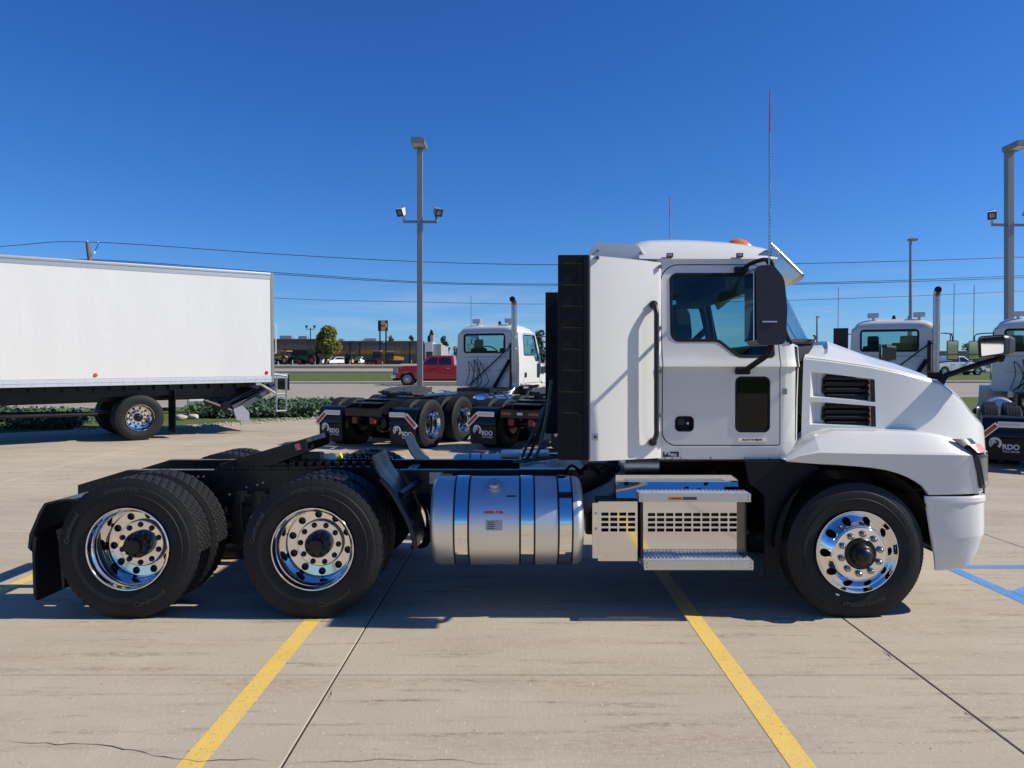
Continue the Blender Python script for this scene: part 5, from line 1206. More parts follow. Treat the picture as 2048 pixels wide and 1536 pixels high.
bm = B(); box(bm, -0.25, 0.25, -0.215, -0.205, 0.02, 0.36, 0.004); obj('box_door', bm, GREYM, ub)
for k, (px, lb) in enumerate(((412, 'left black stake behind the boulders'), (416, 'middle black stake behind the boulders'), (421, 'right black stake behind the boulders'), (376, 'black stake just left of the white utility box'))):
    Y = 27.4; bm = B(); cyl(bm, (0, 0, -0.05), (0, 0, 0.40), 0.035, 0.03, 8); cyl(bm, (0, 0, 0.40), (0, 0, 0.46), 0.05, 0.02, 8); o = obj('garden_stake', bm, BLACK, None, (WX(px, Y), Y, g(Y))); tag(o, lb, 'stake', 'black stakes in the planting bed')

# ------------------------------------------------------------------ poles and wires
def lot_pole(px, py_top, Y, wd, label, arms=True):
    X = WX(px, Y); zg = g(Y); H = WZ(py_top, Y)-zg-0.13; t = thing('light_pole', label, 'light pole', (X, Y, zg), 0.0, 'tall square lot lights')
    bm = B(); box(bm, -wd/2, wd/2, -wd/2, wd/2, 0, H, 0.012, Matrix.Rotation(0.03, 4, 'Z')); box(bm, -0.28, 0.28, -0.28, 0.28, -0.02, 0.03, 0.005); obj('pole', bm, GREYM, t)
    bm = B(); plate(fillet([(-0.20, -0.02), (0.22, -0.02), (0.26, 0.06, 0.05), (0.16, 0.17, 0.1), (-0.20, 0.16, 0.03)]), [], -0.75, 0.05, 0.02, bm=bm)
    lh = obj('lamp_head', bm, GREYM, t, (0, 0, H-0.02)); bm = B(); box(bm, -0.16, 0.16, -0.7, -0.3, -0.03, -0.022); obj('lamp_lens', bm, REFLW, lh)
    if arms:
        za = H-WZ(0, Y)+WZ(148, Y); bm = B(); box(bm, -0.58, 0.58, -0.04, 0.04, za-0.04, za+0.04, 0.008, Matrix.Rotation(0.05, 4, 'Z')); obj('cross_arm', bm, GREYM, t)
        for s in (-1, 1):
            bm = B(); cyl(bm, (0, 0, 0), (0, 0, 0.2), 0.045, 0.045, 10); M_ = Matrix.Translation((0.05*s, -0.08, 0.33)) @ Matrix.Rotation(s*0.55, 4, 'Z') @ Matrix.Rotation(0.5, 4, 'X')
            r0 = [(-0.10, -0.12), (0.10, -0.12), (0.10, 0.12), (-0.10, 0.12)]; r1 = [(-0.15, -0.15), (0.15, -0.15), (0.15, 0.15), (-0.15, 0.15)]
            R = loft(bm, [[(a, 0.20, b) for a, b in r0], [(a, -0.10, b) for a, b in r1], [(a, -0.16, b) for a, b in r1]], True); bm.faces.new(R[0]); bm.faces.new(R[2][::-1])
            M_ = M_ @ Matrix.Diagonal((0.82, 0.82, 0.82, 1)); bmesh.ops.transform(bm, matrix=M_, verts=[v for q in R for v in q]); fl = obj('floodlight', bm, REFLW if s < 0 else GREYM, t, (s*0.55, 0, za))
            bm = B(); plate(rect(-0.155, -0.155, 0.155, 0.155), [rect(-0.10, -0.10, 0.10, 0.10)], -0.175, -0.155, bm=bm); bmesh.ops.transform(bm, matrix=M_, verts=bm.verts[:]); obj('lamp_bezel', bm, BLACK, fl)
            bm = B(); plate(rect(-0.10, -0.10, 0.10, 0.10), [], -0.166, -0.161, bm=bm); bmesh.ops.transform(bm, matrix=M_, verts=bm.verts[:]); obj('lamp_lens', bm, GREYM, fl)
    return t
lot_pole(840, 288, 26, 0.185, 'tall grey square light pole with two floodlights in front of the red pickup')
lot_pole(2018, 294, 25, 0.21, 'tall grey square light pole with floodlights at the right edge')
def thin_pole(px, top, Y, r, label, head=True, dbl=False):
    X = WX(px, Y); zg = g(Y); H = WZ(top, Y)-zg; t = thing('street_lamp', label, 'street lamp', (X, Y, zg)); bm = B(); cyl(bm, (0, 0, 0), (0, 0, H), r, r*0.6, 10); obj('pole', bm, GREYM if not dbl else BLACK, t)
    bm = B()
    if dbl:
        for s in (-1, 1): box(bm, s*0.9-0.22, s*0.9+0.22, -0.2, 0.2, H+0.1, H+0.6, 0.02); box(bm, s*0.9-0.05, s*0.9+0.05, -0.05, 0.05, H-0.3, H+0.1)
        box(bm, -0.9, 0.9, -0.06, 0.06, H-0.35, H-0.22)
    else: box(bm, -0.16, 0.36, -0.3, 0.12, H-0.03, H+0.10, 0.02)
    obj('lamp_head', bm, BLACK if dbl else GREYM, t)
thin_pole(1821, 481, 50, 0.13, 'slim grey street lamp rising behind the middle white cab')
thin_pole(1817, 634, 130, 0.22, 'short distant lamp post beside the slim grey street lamp')
thin_pole(1634, 634, 120, 0.2, 'short distant lamp post above the hood of the front truck')
thin_pole(1901, 668, 140, 0.18, 'small distant lamp post right of the middle exhaust stack')
thin_pole(621, 656, 178, 0.16, 'black lamp post with two heads beside the yellowing tree', True, True)
YW = 62
up = thing('utility_pole', 'leaning wooden utility pole rising behind the white box body', 'utility pole', (WX(178, YW), YW, g(YW)))
WOOD = mat('weathered_wood', (0.16, 0.13, 0.105), 0.85, var=0.3, scale=6, stretch=(1, 1, 0.1)); H = WZ(484, YW)-g(YW)
bm = B(); tube(bm, [(0.25, 0, -0.3), (0.10, 0, H-1.6), (0.0, 0, H-1.0), (-0.12, 0, H)], 0.17, 10, True, 1, [0.2, 0.17, 0.17, 0.15]); obj('pole', bm, WOOD, up)
bm = B(); cyl(bm, (-0.12, 0, H), (-0.12, 0, H+0.15), 0.05, 0.03, 8); cyl(bm, (0.75, 0, H-0.1), (0.75, 0, H+0.05), 0.05, 0.05, 8); cyl(bm, (0.42, 0, H-0.95), (0.42, 0, H-0.72), 0.10, 0.07, 8); obj('insulator', bm, WHITE2, up)
bm = B(); tube(bm, curve_pts([(0.8, 0, H-0.05), (0.6, 0, H-0.5), (0.44, 0, H-0.72)], 4), 0.03, 5); obj('jumper_wire', bm, DECALB, up)
WIRES = [([(-420, 523), (0, 493), (177, 484), (550, 508), (830, 523), (1115, 529.5), (1600, 527), (2048, 514), (2400, 497)], 'topmost thin power line sagging across the sky', 0.026),
         ([(-420, 560), (0, 531), (185, 519), (550, 545), (840, 563.5), (1110, 568), (1600, 566), (2048, 551), (2400, 533)], 'upper strand of the paired power lines across the sky', 0.024),
         ([(-420, 563), (0, 534), (185, 521), (550, 548), (840, 566), (1110, 570.5), (1600, 568.5), (2048, 555), (2400, 537)], 'lower strand of the paired power lines across the sky', 0.024),
         ([(-420, 604), (0, 577), (185, 568), (550, 596), (840, 604), (1110, 608), (1600, 600), (2048, 582), (2400, 562)], 'lowest thin power line just above the truck roofs', 0.018)]
for pts, lb, r in WIRES:
    bm = B(); tube(bm, curve_pts([(WX(a, YW), YW, WZ(b, YW)) for a, b in pts], 8), r, 5); o = obj('power_line', bm, DECALB); tag(o, lb, 'power line', 'power lines across the sky')

# ------------------------------------------------------------------ white tractors parked in the row behind
def back_tractor():
    t = thing('parked_tractor', 'white day cab tractor beside the red pickup with its drive wheels toward the camera', 'truck', (-2.60, 17.355, g(17.355)-0.02), math.radians(65.4), 'white tractors parked in the row behind', True)
    rails(t, x1=7.0); axles(t, (-AX, AX))
    for x, ro in ((-AX, 0.1), (AX, 0.4)):
        rear_wheel(t, (x, -1.22, ZR), False, True, ro); rear_wheel(t, (x, 1.22, ZR), True, False, ro)
    front_wheel(t, (6.1, -1.19, RF), False, False); front_wheel(t, (6.1, 1.19, RF), True, False)
    for near in (True, False):
        f = hanger_and_flap(t, near, True); s = -1 if near else 1
        bm = B(); box(bm, -1.43, -1.405, min(s*0.62, s*1.0), max(s*0.62, s*1.0), 0.70, 0.80, 0.005)
        br = obj('flap_hanger', bm, ALU, t)
        bm = B(); a, b = Vector((-1.418, s*1.0, 0.75)), Vector((-1.418, s*1.26, 0.50)); d = (b-a).normalized(); nn = Vector((0, -d.z, d.y))*0.05
        v = [bm.verts.new(p) for p in (a+nn, b+nn, b-nn, a-nn)]; bm.faces.new(v); w = [bm.verts.new(k.co+Vector((0.02, 0, 0))) for k in v]; bm.faces.new(w[::-1])
        for k in range(4): bm.faces.new((v[k], w[k], w[(k+1) % 4], v[(k+1) % 4]))
        obj('hanger_wing', bm, ALU, br)
        bm = B(); a2, b2 = a+d*0.03+Vector((-0.004, 0, 0)), b-d*0.04+Vector((-0.004, 0, 0)); n2 = nn*0.62
        bm.faces.new([bm.verts.new(p) for p in (a2+n2, b2+n2, b2-n2, a2-n2)]); obj('red_reflector', bm, RED, br)
        bm = B(); box(bm, -1.436, -1.431, min(s*0.66, s*0.98), max(s*0.66, s*0.98), 0.725, 0.775); obj('white_reflector', bm, REFLW, br)
    bm = B(); box(bm, -1.50, -1.42, -0.44, 0.44, 0.70, 0.86, 0.01); box(bm, -1.45, -1.0, -0.36, 0.36, 0.955, 0.975, 0.004); eb = obj('rear_cross_beam', bm, BLACK, t)
    for y, m_ in ((-0.30, RED), (0.0, REFLW), (0.30, RED)):
        bm = B(); box(bm, -1.512, -1.50, y-(0.11 if m_ is RED else 0.06), y+(0.11 if m_ is RED else 0.06), 0.76, 0.81, 0.005); obj('tail_lamp', bm, m_, eb)
    for y in (-0.22, 0.22):
        bm = B(); box(bm, -1.47, -1.38, y-0.06, y+0.06, 0.54, 0.68, 0.02); obj('air_chamber', bm, DRED, t)
    fifth_wheel(t, 0.10, True, (0.15, 0, 1.19))
    bm = B(); box(bm, -0.9, 3.6, -0.36, 0.36, 1.003, 1.02); box(bm, -0.3, 1.1, -0.5, 0.5, 1.02, 1.05, 0.01); obj('deck_frame', bm, BLACK, t)
    for s in (-1, 1):
        bm = B(); lathe(bm, [(0, 0), (0, 0.26), (0.04, 0.32), (1.36, 0.32), (1.40, 0.26), (1.40, 0)], 40, (2.2, s*0.84, 0.70), 'x'); k = obj('fuel_tank', bm, CHROME if s < 0 else BRUSH, t)
        for x in (2.55, 3.2):
            bm = B(); lathe(bm, [(x-0.04, 0.325), (x-0.04, 0.332), (x+0.04, 0.332), (x+0.04, 0.325)], 40, (0, s*0.84, 0.70), 'x'); obj('tank_strap', bm, DECALB, k)
    # cab
    xb, xf, hw, z0, z1 = 4.24, 5.70, 0.95, 1.10, 2.60
    rw = fillet([(-0.52, 2.06, 0.05), (0.70, 2.06, 0.05), (0.70, 2.54, 0.06), (-0.52, 2.54, 0.06)]); bw = fillet([(-hw, z0, 0.05), (hw, z0, 0.05), (hw-0.05, z1, 0.12), (-hw+0.05, z1, 0.12)])
    def toback(bm, x):
        for v in bm.verts: v.co = Vector((x+v.co.y, v.co.x, v.co.z))
        return bm
    cabo = obj('cab_rear_wall', toback(plate(bw, [rw], 0, 0.05, 0.035), xb), WHITE2, t)
    fr_ = toback(plate(grow(rw, 0.03), [grow(rw, -0.012)], -0.012, 0.03, 0.004), xb); obj('rear_window_frame', fr_, PLASTIC, cabo)
    obj('rear_window_pane', toback(plate(rw, [], 0.015, 0.019), xb), TEAL, cabo)
    bm = B(); box(bm, xb-0.004, xb+0.01, -0.7, 0.7, 1.92, 1.935); box(bm, xb-0.004, xb+0.01, -0.7, 0.7, 1.55, 1.562); box(bm, xb-0.006, xb+0.01, 0.28, 0.31, 1.15, 1.9); obj('wall_seam', bm, GREYM, cabo)
    so = fillet([(xb, z0+0.04, 0.04), (xf, z0+0.04, 0.05), (xf+0.06, 1.9, 0.1), (xf-0.28, z1, 0.15), (xb+0.02, z1, 0.1)]); dw = fillet([(xb+0.36, 1.98, 0.05), (xf-0.40, 1.98, 0.05), (xf-0.32, 1.82, 0.05), (xf-0.10, 1.82, 0.04), (xf-0.12, 1.95, 0.05), (xf-0.34, 2.52, 0.06), (xb+0.36, 2.52, 0.06)])
    for s in (-1, 1):
        tilt = lambda co: (co.x, -hw-0.015+0.05*max(0, co.z-1.7)+co.y, co.z)
        sd = obj('cab_side', plate(so, [dw], 0, 0.04, 0.02, [('z', 1.7)], tilt, s > 0), WHITE2, t)
        obj('window_frame', plate(grow(dw, 0.02), [grow(dw, -0.01)], -0.006, 0.02, 0.003, (), tilt, s > 0), PLASTIC, sd)
        obj('window_pane', plate(dw, [], 0.012, 0.016, 0, (), tilt, s > 0), TEAL, sd)
        dr = fillet([(xb+0.28, 1.2, 0.06), (xf-0.04, 1.2, 0.04), (xf-0.02, 1.9, 0.1), (xf-0.30, 2.57, 0.1), (xb+0.28, 2.57, 0.1)])
        obj('door_seam', plate(dr, [grow(dr, -0.012)], -0.002, 0.002, 0, (), tilt, s > 0), DECALB, sd)
        obj('door_handle', plate(rect(xb+0.36, 1.36, xb+0.50, 1.50, 0.02), [], -0.01, 0.01, 0.003, (), tilt, s > 0), PLASTIC, sd)
        obj('lower_window', plate(rect(xf-0.24, 1.34, xf-0.04, 1.74, 0.03), [], -0.008, 0.01, 0.003, (), tilt, s > 0), BLACK, sd)
        bm = B(); tube(bm, curve_pts([(xf-0.2, s*0.92, 2.50), (xf+0.05, s*1.15, 2.50), (xf+0.12, s*1.30, 2.46), (xf+0.12, s*1.32, 2.30)], 5), 0.014, 8)
        tube(bm, [(xf-0.06, s*1.0, 1.76), (xf+0.12, s*1.32, 1.80)], 0.014, 8); obj('mirror_arm', bm, BLACK, t)
        bm = B(); box(bm, xf+0.05, xf+0.20, s*1.32-0.13, s*1.32+0.13, 1.82, 2.32, 0.04); mh = obj('mirror_head', bm, BLACK, t)
        bm = B(); box(bm, xf+0.043, xf+0.05, s*1.32-0.11, s*1.32+0.11, 1.98, 2.30); box(bm, xf+0.043, xf+0.05, s*1.32-0.11, s*1.32+0.11, 1.85, 1.96); obj('mirror_glass', bm, CHROME, mh)
    bm = B(); rows = []
    for x, k in ((xb+0.0, 0.0), (xb+0.03, 0.45), (xb+0.10, 0.75), (xb+0.25, 0.92), (xb+0.6, 1), (xf-0.7, 0.95), (xf-0.4, 0.75), (xf-0.20, 0.35), (xf-0.12, 0)):
        rows.append([(x, u*(hw-0.05), z1-0.02+0.26*k*max(0, 1-abs(u)**4.5)**0.5) for u in [i/10 for i in range(-10, 11)]])
    loft(bm, rows); loft(bm, [[(p[0], p[1], z1-0.025) for p in r] for r in (rows[0], rows[-1])]); rf = obj('roof', bm, WHITE2, t)
    for y in (-0.55, 0.45):
        bm = B(); cyl(bm, (xb+0.3, y, z1+0.2), (xb+0.3, y, z1+0.26), 0.03, 0.03, 8); box(bm, xb+0.22, xb+0.36, y-0.13, y+0.13, z1+0.26, z1+0.38, 0.02); wl_ = obj('work_lamp', bm, GALV, rf)
        bm = B(); box(bm, xb+0.215, xb+0.22, y-0.11, y+0.11, z1+0.275, z1+0.365); obj('lamp_lens', bm, REFLW, wl_)
    bm = B(); cyl(bm, (xb+0.8, 0, z1+0.2), (xb+0.8, 0, z1+0.34), 0.06, 0.03, 10); obj('beacon', bm, BLACK, rf)
    bm = B(); rows = [[(xf+0.02-0.0+0.10*(1-u*u), u*0.88, 1.95), (xf-0.22+0.10*(1-u*u), u*0.84, z1-0.03)] for u in [i/6 for i in range(-6, 7)]]; loft(bm, rows); obj('windscreen', bm, TEAL, t)
    bm = B(); box(bm, xf-0.35, xf+0.02, -0.9, 0.9, 1.2, 1.93, 0.02); box(bm, xb+0.06, xf, -0.9, 0.9, 1.12, 1.2); box(bm, xb+0.1, xf-0.45, -0.85, 0.85, z1-0.06, z1-0.03); ins = obj('cab_interior', bm, INTER, t)
    for y in (-0.45, 0.45):
        bm = B(); box(bm, xb+0.30, xb+0.46, y-0.24, y+0.24, 1.55, 2.18, 0.07); box(bm, xb+0.32, xb+0.44, y-0.13, y+0.13, 2.16, 2.42, 0.05); obj('seat', bm, INTER, ins)
    bm = B(); lathe(bm, [(0.018*math.cos(k*PI/4), 0.24+0.018*math.sin(k*PI/4)) for k in range(9)], 24); box(bm, -0.23, 0.23, -0.015, 0.015, -0.02, 0.02)
    bmesh.ops.transform(bm, matrix=Matrix.Translation((xf-0.45, 0.42, 2.08)) @ Matrix.Rotation(PI/2, 4, 'Z') @ Matrix.Rotation(-0.9, 4, 'X'), verts=bm.verts[:]); obj('steering_wheel', bm, INTER, ins)
    # hood
    bm = B(); rows = []
    for x, w, zt in ((5.72, 0.92, 1.95), (6.2, 0.86, 1.88), (6.7, 0.76, 1.78), (7.0, 0.66, 1.66), (7.12, 0.6, 1.5)):
        rows.append([(x, -w, 1.0), (x, -w, zt-0.25), (x, -w*0.85, zt-0.08), (x, -w*0.5, zt), (x, 0, zt+0.03), (x, w*0.5, zt), (x, w*0.85, zt-0.08), (x, w, zt-0.25), (x, w, 1.0)])
    R = loft(bm, rows); bm.faces.new(R[-1]); hd = obj('hood', bm, WHITE2, t)
    for s in (-1, 1):
        bm = B(); box(bm, 5.85, 6.25, s*0.90-0.02, s*0.90+0.02, 1.45, 1.65, 0.01); obj('hood_vent', bm, BLACK, hd)
        rows = [[(6.1+0.68*math.cos(a), s*y, RF+0.68*math.sin(a)) for y in (0.6, 1.18, 1.2)]+[(6.1+0.60*math.cos(a), s*1.2, RF+0.60*math.sin(a))] for a in [math.radians(5+k*17) for k in range(11)]]
        bm = B(); loft(bm, rows); obj('front_fender', bm, WHITE2, hd)
    bm = B(); box(bm, 7.0, 7.25, -1.1, 1.1, 0.45, 0.85, 0.05); obj('bumper', bm, CHROME, t)
    # exhaust stack with its stays
    bm = B(); tube(bm, curve_pts([(3.55, -0.55, 0.95), (3.85, -0.85, 0.98), (4.05, -0.90, 1.12), (4.06, -0.90, 1.5)], 6), 0.065, 14); tube(bm, [(4.06, -0.90, 1.5), (4.06, -0.90, 3.2)], 0.075, 16)
    tube(bm, curve_pts([(4.06, -0.90, 3.18), (4.06, -0.90, 3.32), (4.00, -0.91, 3.42), (3.90, -0.92, 3.46)], 5), 0.078, 14, False); ex = obj('exhaust_stack', bm, mat('stack_steel', (0.42, 0.41, 0.40), 0.28, 1.0, var=0.15, scale=5, rvar=0.08), t)
    bm = B(); d = Vector((-0.95, -0.1, 0.35)).normalized(); cyl(bm, Vector((3.90, -0.92, 3.46)), Vector((3.90, -0.92, 3.46))+d*0.02, 0.074, 0.074, 14); obj('stack_mouth', bm, DECALB, ex)
    bm = B()
    for k in range(10): box(bm, 4.125, 4.135, -0.96, -0.84, 1.6+k*0.085, 1.66+k*0.085)
    for z in (2.15, 2.45): lathe(bm, [(z-0.02, 0.078), (z-0.02, 0.086), (z+0.02, 0.086), (z+0.02, 0.078)], 20, (4.06, -0.90, 0), 'z')
    obj('stack_clamp', bm, GALV, ex)
    bm = B(); box(bm, 4.14, 4.19, -0.80, -0.72, 1.05, 2.30, 0.008); tube(bm, [(4.06, -0.72, 2.22), (4.10, -0.88, 2.22)], 0.02, 6); obj('stack_post', bm, BLACK, ex)
    bm = B(); tube(bm, [(4.15, -0.74, 2.2), (4.16, 0.55, 1.12)], 0.018, 6); tube(bm, [(4.15, -0.72, 1.85), (4.16, -0.25, 1.1)], 0.05, 4); obj('stack_stay', bm, BLACK, ex)
    for k in range(3):
        y = 0.55-0.17*k; bm = B(); tube(bm, curve_pts([(4.12, y+0.05, 1.15), (4.14, y-0.05, 1.50+0.10*k), (4.15, y-0.02, 1.80+0.05*(k % 2)), (4.13, y-0.16, 1.62), (4.10, y-0.22-0.05*k, 1.25), (3.98, y-0.12, 1.06)], 6), 0.011, 6)
        obj('air_hose', bm, (GREENH, PLASTIC, GREENH)[k], t)
    bm = B(); box(bm, 3.75, 4.0, -1.1, -0.62, 0.86, 0.93, 0.01); box(bm, 3.9, 5.3, -1.05, -0.8, 0.45, 0.55, 0.01); obj('side_step', bm, ALU, t)
    bm = B(); box(bm, 3.4, 5.6, -0.5, 0.5, 0.5, 1.10, 0.04); obj('engine', bm, BLACK, t)
    bm = B(); tube(bm, [(xf+0.12, 1.34, 2.3), (xf+0.12, 1.34, 3.75)], 0.010, 5); obj('antenna', bm, GREYM, t)
    bm = B(); tube(bm, [(xf+0.12, -1.34, 2.3), (xf+0.12, -1.34, 3.75)], 0.010, 5); obj('antenna', bm, GREYM, t)
    return t
DRED = mat('dull_red_paint', (0.16, 0.015, 0.015), 0.5, var=0.2)
bt_ = back_tractor(); index_kids()
def put_tractor(x, y, deg, label):
    c = copy_tree(bt_); c.matrix_world = Matrix.Translation((x, y, g(y))) @ (SLOPE @ Matrix.Rotation(math.radians(deg), 4, 'Z')); c['label'] = label; return c
put_tractor(0.72, 16.55, 63.4, 'white tractor half hidden behind the front truck cab, its tail lamp bar showing')
TC = put_tractor(7.12, 14.75, 63.4, 'white tractor behind the front truck hood, rear window and exhaust stack above it')
put_tractor(9.88, 14.05, 59.7, 'white tractor at the right edge with a printed flap and dark hoses on its cab')
for o in [k for q in bt_.children if q.name.startswith('rear_cross_beam') for k in q.children]: bpy.data.objects.remove(o)
bm = B(); box(bm, 4.3, 4.36, 1.0, 1.34, 1.4, 2.62, 0.01); obj('side_deflector', bm, BLACK, TC)
ORS = mat('orange_fabric', (0.55, 0.24, 0.05), 0.8, var=0.15, scale=20)
bm = B(); box(bm, 4.5, 4.62, -0.44, 0.05, 1.75, 2.25, 0.06); box(bm, 4.5, 4.62, -0.44, -0.14, 2.2, 2.42, 0.05); obj('seat_cover', bm, ORS, TC)

# ------------------------------------------------------------------ box truck on the left
hx = Vector((-0.782, -0.623)); bl = Vector((0.623, -0.782)); corner = Vector((-6.17, 19.5)); rootp = corner-bl*1.25
X_ = thing('box_truck', 'long white box truck with a folded lift gate parked at the left edge', 'truck', (rootp.x, rootp.y, g(rootp.y)), math.atan2(hx.y, hx.x), None, True)
Lb, zb0, zb1 = 7.6, 1.27, 4.02
bm = B(); box(bm, 0.06, Lb, 1.18, 1.245, zb0+0.16, zb1-0.17, 0.004)
bmesh.ops.bisect_plane(bm, geom=bm.verts[:]+bm.edges[:]+bm.faces[:], plane_co=(3, 0, 0), plane_no=(1, 0, 0)); obj('side_panel', bm, PANELW, X_)
bm = B(); box(bm, 0.06, Lb, -1.245, -1.18, zb0+0.16, zb1-0.17, 0.004); box(bm, Lb-0.05, Lb-0.001, -1.17, 1.17, zb0, zb1-0.1); obj('box_wall', bm, PANELW, X_)
bm = B(); box(bm, 0.03, Lb-0.01, -1.17, 1.17, zb1-0.05, zb1-0.01); obj('box_roof', bm, ALU, X_)
bm = B(); box(bm, 0.05, Lb+0.01, -1.16, 1.16, zb0+0.02, zb0+0.10); obj('box_floor', bm, BLACK, X_)
for s in (-1, 1):
    bm = B(); box(bm, 0.05, Lb+0.02, s*1.215-0.045, s*1.215+0.045, zb1-0.075, zb1, 0.02); box(bm, 0.05, Lb+0.02, s*1.215-0.035, s*1.215+0.035, zb1-0.17, zb1-0.078, 0.006); obj('top_rail', bm, GALV, X_)
    bm = B(); box(bm, 0.05, Lb+0.02, s*1.225-0.035, s*1.225+0.035, zb0, zb0+0.155, 0.01); box(bm, 0.05, Lb+0.02, s*1.262-0.006, s*1.262+0.006, zb0+0.075, zb0+0.085); br = obj('bottom_rail', bm, mat('rail_white', (0.62, 0.64, 0.67), 0.4, 0.3) if s < 0 else bpy.data.materials['rail_white'], X_)
    if s > 0:
        bm = B()
        for k in range(30):
            for z in (0.045, 0.115): cyl(bm, (0.2+k*0.25, 1.26, zb0+z), (0.2+k*0.25, 1.268, zb0+z), 0.009, 0.007, 6)
        obj('rail_rivet', bm, GALV, X_)
    bm = B(); box(bm, -0.02, 0.055, s*1.22-0.035, s*1.22+0.035, zb0, zb1, 0.006); obj('rear_post', bm, GREYM, X_)
bm = B(); box(bm, -0.02, 0.05, -1.18, 1.18, zb1-0.18, zb1-0.005, 0.006); box(bm, -0.02, 0.05, -1.18, 1.18, zb0, zb0+0.12, 0.006); box(bm, 0.055, 0.075, -1.17, 1.17, zb0+0.12, zb1-0.18); obj('rear_door', bm, GREYM, X_)
for x, m_ in ((0.17, RED), (4.0, mat('side_marker_lens', (0.60, 0.09, 0.05), 0.3, var=0.1))):
    bm = B(); lathe(bm, [(0, 0.0), (0.0, 0.03), (-0.018, 0.045), (-0.024, 0.045)], 20, (x, 1.268, zb0+0.24)); obj('side_marker', bm, m_, X_)
bm = B(); tube(bm, [(-0.03, 1.16, 2.0), (-0.10, 1.16, 2.0), (-0.10, 1.16, 2.72), (-0.03, 1.16, 2.72)], 0.018, 8); obj('grab_bar', bm, WHITE2, X_)
# chassis
bm = B()
for s in (-1, 1): box(bm, 0.9, 9.6, s*0.42-0.04, s*0.42+0.04, 0.86, 1.14, 0.006)
for k in range(24): box(bm, 0.2+k*0.31, 0.27+k*0.31, -1.1, 1.1, 1.15, 1.268)
box(bm, 3.9, 7.8, 0.40, 0.95, 0.92, 1.15, 0.01); box(bm, 0.95, 2.4, 0.46, 0.9, 0.92, 1.15, 0.01); box(bm, 0.9, 9.0, 0.93, 0.96, 1.0, 1.268); obj('chassis', bm, BLACK, X_)
rear_wheel(X_, (3.10, -1.22, ZR), False, False); wb = rear_wheel(X_, (3.10, 1.22, ZR), True, True)
bm = B(); cyl(bm, (3.1, -0.9, ZR), (3.1, 0.9, ZR), 0.09, 0.09); lathe(bm, [(-0.2, 0.05), (-0.15, 0.2), (0.15, 0.2), (0.2, 0.05)], 16, (3.1, 0, ZR), 'x'); cyl(bm, (3.1, 0, 0.55), (7.5, 0, 0.72), 0.05, 0.05, 10); box(bm, 2.3, 3.9, 0.40, 0.50, 0.60, 0.68, 0.01); tube(bm, [(3.9, 0.8, 0.62), (7.4, 0.8, 0.66)], 0.045, 8); obj('axle', bm, BLACK, X_)
for s in (-1, 1):
    bm = B(); box(bm, 2.33, 2.35, s*0.93-0.30, s*0.93+0.30, 0.12, 1.12, 0.005); obj('mud_flap', bm, FLAPR, X_)
for x, l_ in ((6.4, 0.75), (7.3, 0.7)):
    bm = B(); box(bm, x, x+0.06, 0.55, 0.75, l_, 0.95, 0.01); obj('frame_hanger', bm, BLACK, X_)
DARKST = mat('dark_steel', (0.10, 0.105, 0.11), 0.45, 0.5, var=0.3, scale=7)
# lift gate folded under the tail
bm = B(); MG = Matrix.Translation((0.25, 0, 0.98)) @ Matrix.Rotation(0.45, 4, 'Y'); box(bm, -0.55, 0.75, -0.75, 0.95, -0.06, 0.04, 0.01, MG); box(bm, 0.0, 0.9, -0.75, 0.85, 0.10, 0.16, 0.01, MG); obj('lift_platform', bm, DARKST, X_)
for y in (0.55, 1.0):
    bm = B(); M2 = Matrix.Translation((0.50, 0, 0.78)) @ Matrix.Rotation(0.50, 4, 'Y'); box(bm, -0.75, 0.55, y-0.035, y+0.035, -0.06, 0.06, 0.012, M2); obj('lift_arm', bm, DARKST, X_)
bm = B(); plate(fillet([(0.55, 0.30, 0.03), (0.86, 0.34, 0.03), (0.95, 0.62, 0.05), (0.72, 0.70, 0.04), (0.55, 0.52, 0.03)]), [], 1.03, 1.06, 0.006, bm=bm); plate(fillet([(0.45, 0.22, 0.02), (0.75, 0.22, 0.02), (0.70, 0.32, 0.02), (0.58, 0.38, 0.02)]), [], 1.03, 1.055, 0.004, bm=bm); obj('lift_hook', bm, GALV, X_)
bm = B()
for (x, y, z, r) in ((1.1, 0.9, 0.72, 0.10), (0.95, 0.8, 0.60, 0.07), (1.35, 0.8, 0.78, 0.09)): cyl(bm, (x, y-0.1, z), (x, y+0.1, z), r, r, 12)
tube(bm, [(1.6, 0.9, 0.85), (0.9, 0.95, 0.55), (0.62, 0.98, 0.45)], 0.05, 8); tube(bm, [(1.0, 0.95, 0.5), (0.5, 0.95, 0.85)], 0.035, 8); tube(bm, [(0.7, 0.95, 0.9), (0.0, 0.95, 1.2)], 0.03, 8); obj('lift_cylinder', bm, BLACK, X_)
bm = B()
for x in (-0.36, -0.10): tube(bm, [(x, 1.18, 1.42), (x, 1.18, 0.80)], 0.030, 4); tube(bm, [(x, 1.18, 0.80), (x, 1.18, 0.52)], 0.020, 4)
tube(bm, [(-0.36, 1.18, 1.42), (0.02, 1.18, 1.47)], 0.04, 4); tube(bm, [(-0.36, 1.18, 0.96), (-0.10, 1.18, 0.96)], 0.02, 4); tube(bm, [(-0.36, 1.18, 0.53), (-0.10, 1.18, 0.53)], 0.02, 4); box(bm, -0.40, -0.02, 1.16, 1.20, 1.36, 1.48, 0.005)
tube(bm, [(0.36, 1.2, 1.26), (-0.10, 1.18, 0.96)], 0.03, 4); box(bm, 0.30, 0.44, 1.18, 1.24, 1.20, 1.275, 0.004); obj('tail_step_frame', bm, GALV, X_)
bm = B(); box(bm, -0.44, -0.405, -1.1, 1.2, 1.05, 1.45, 0.006); obj('dock_bumper', bm, BLACK, X_)
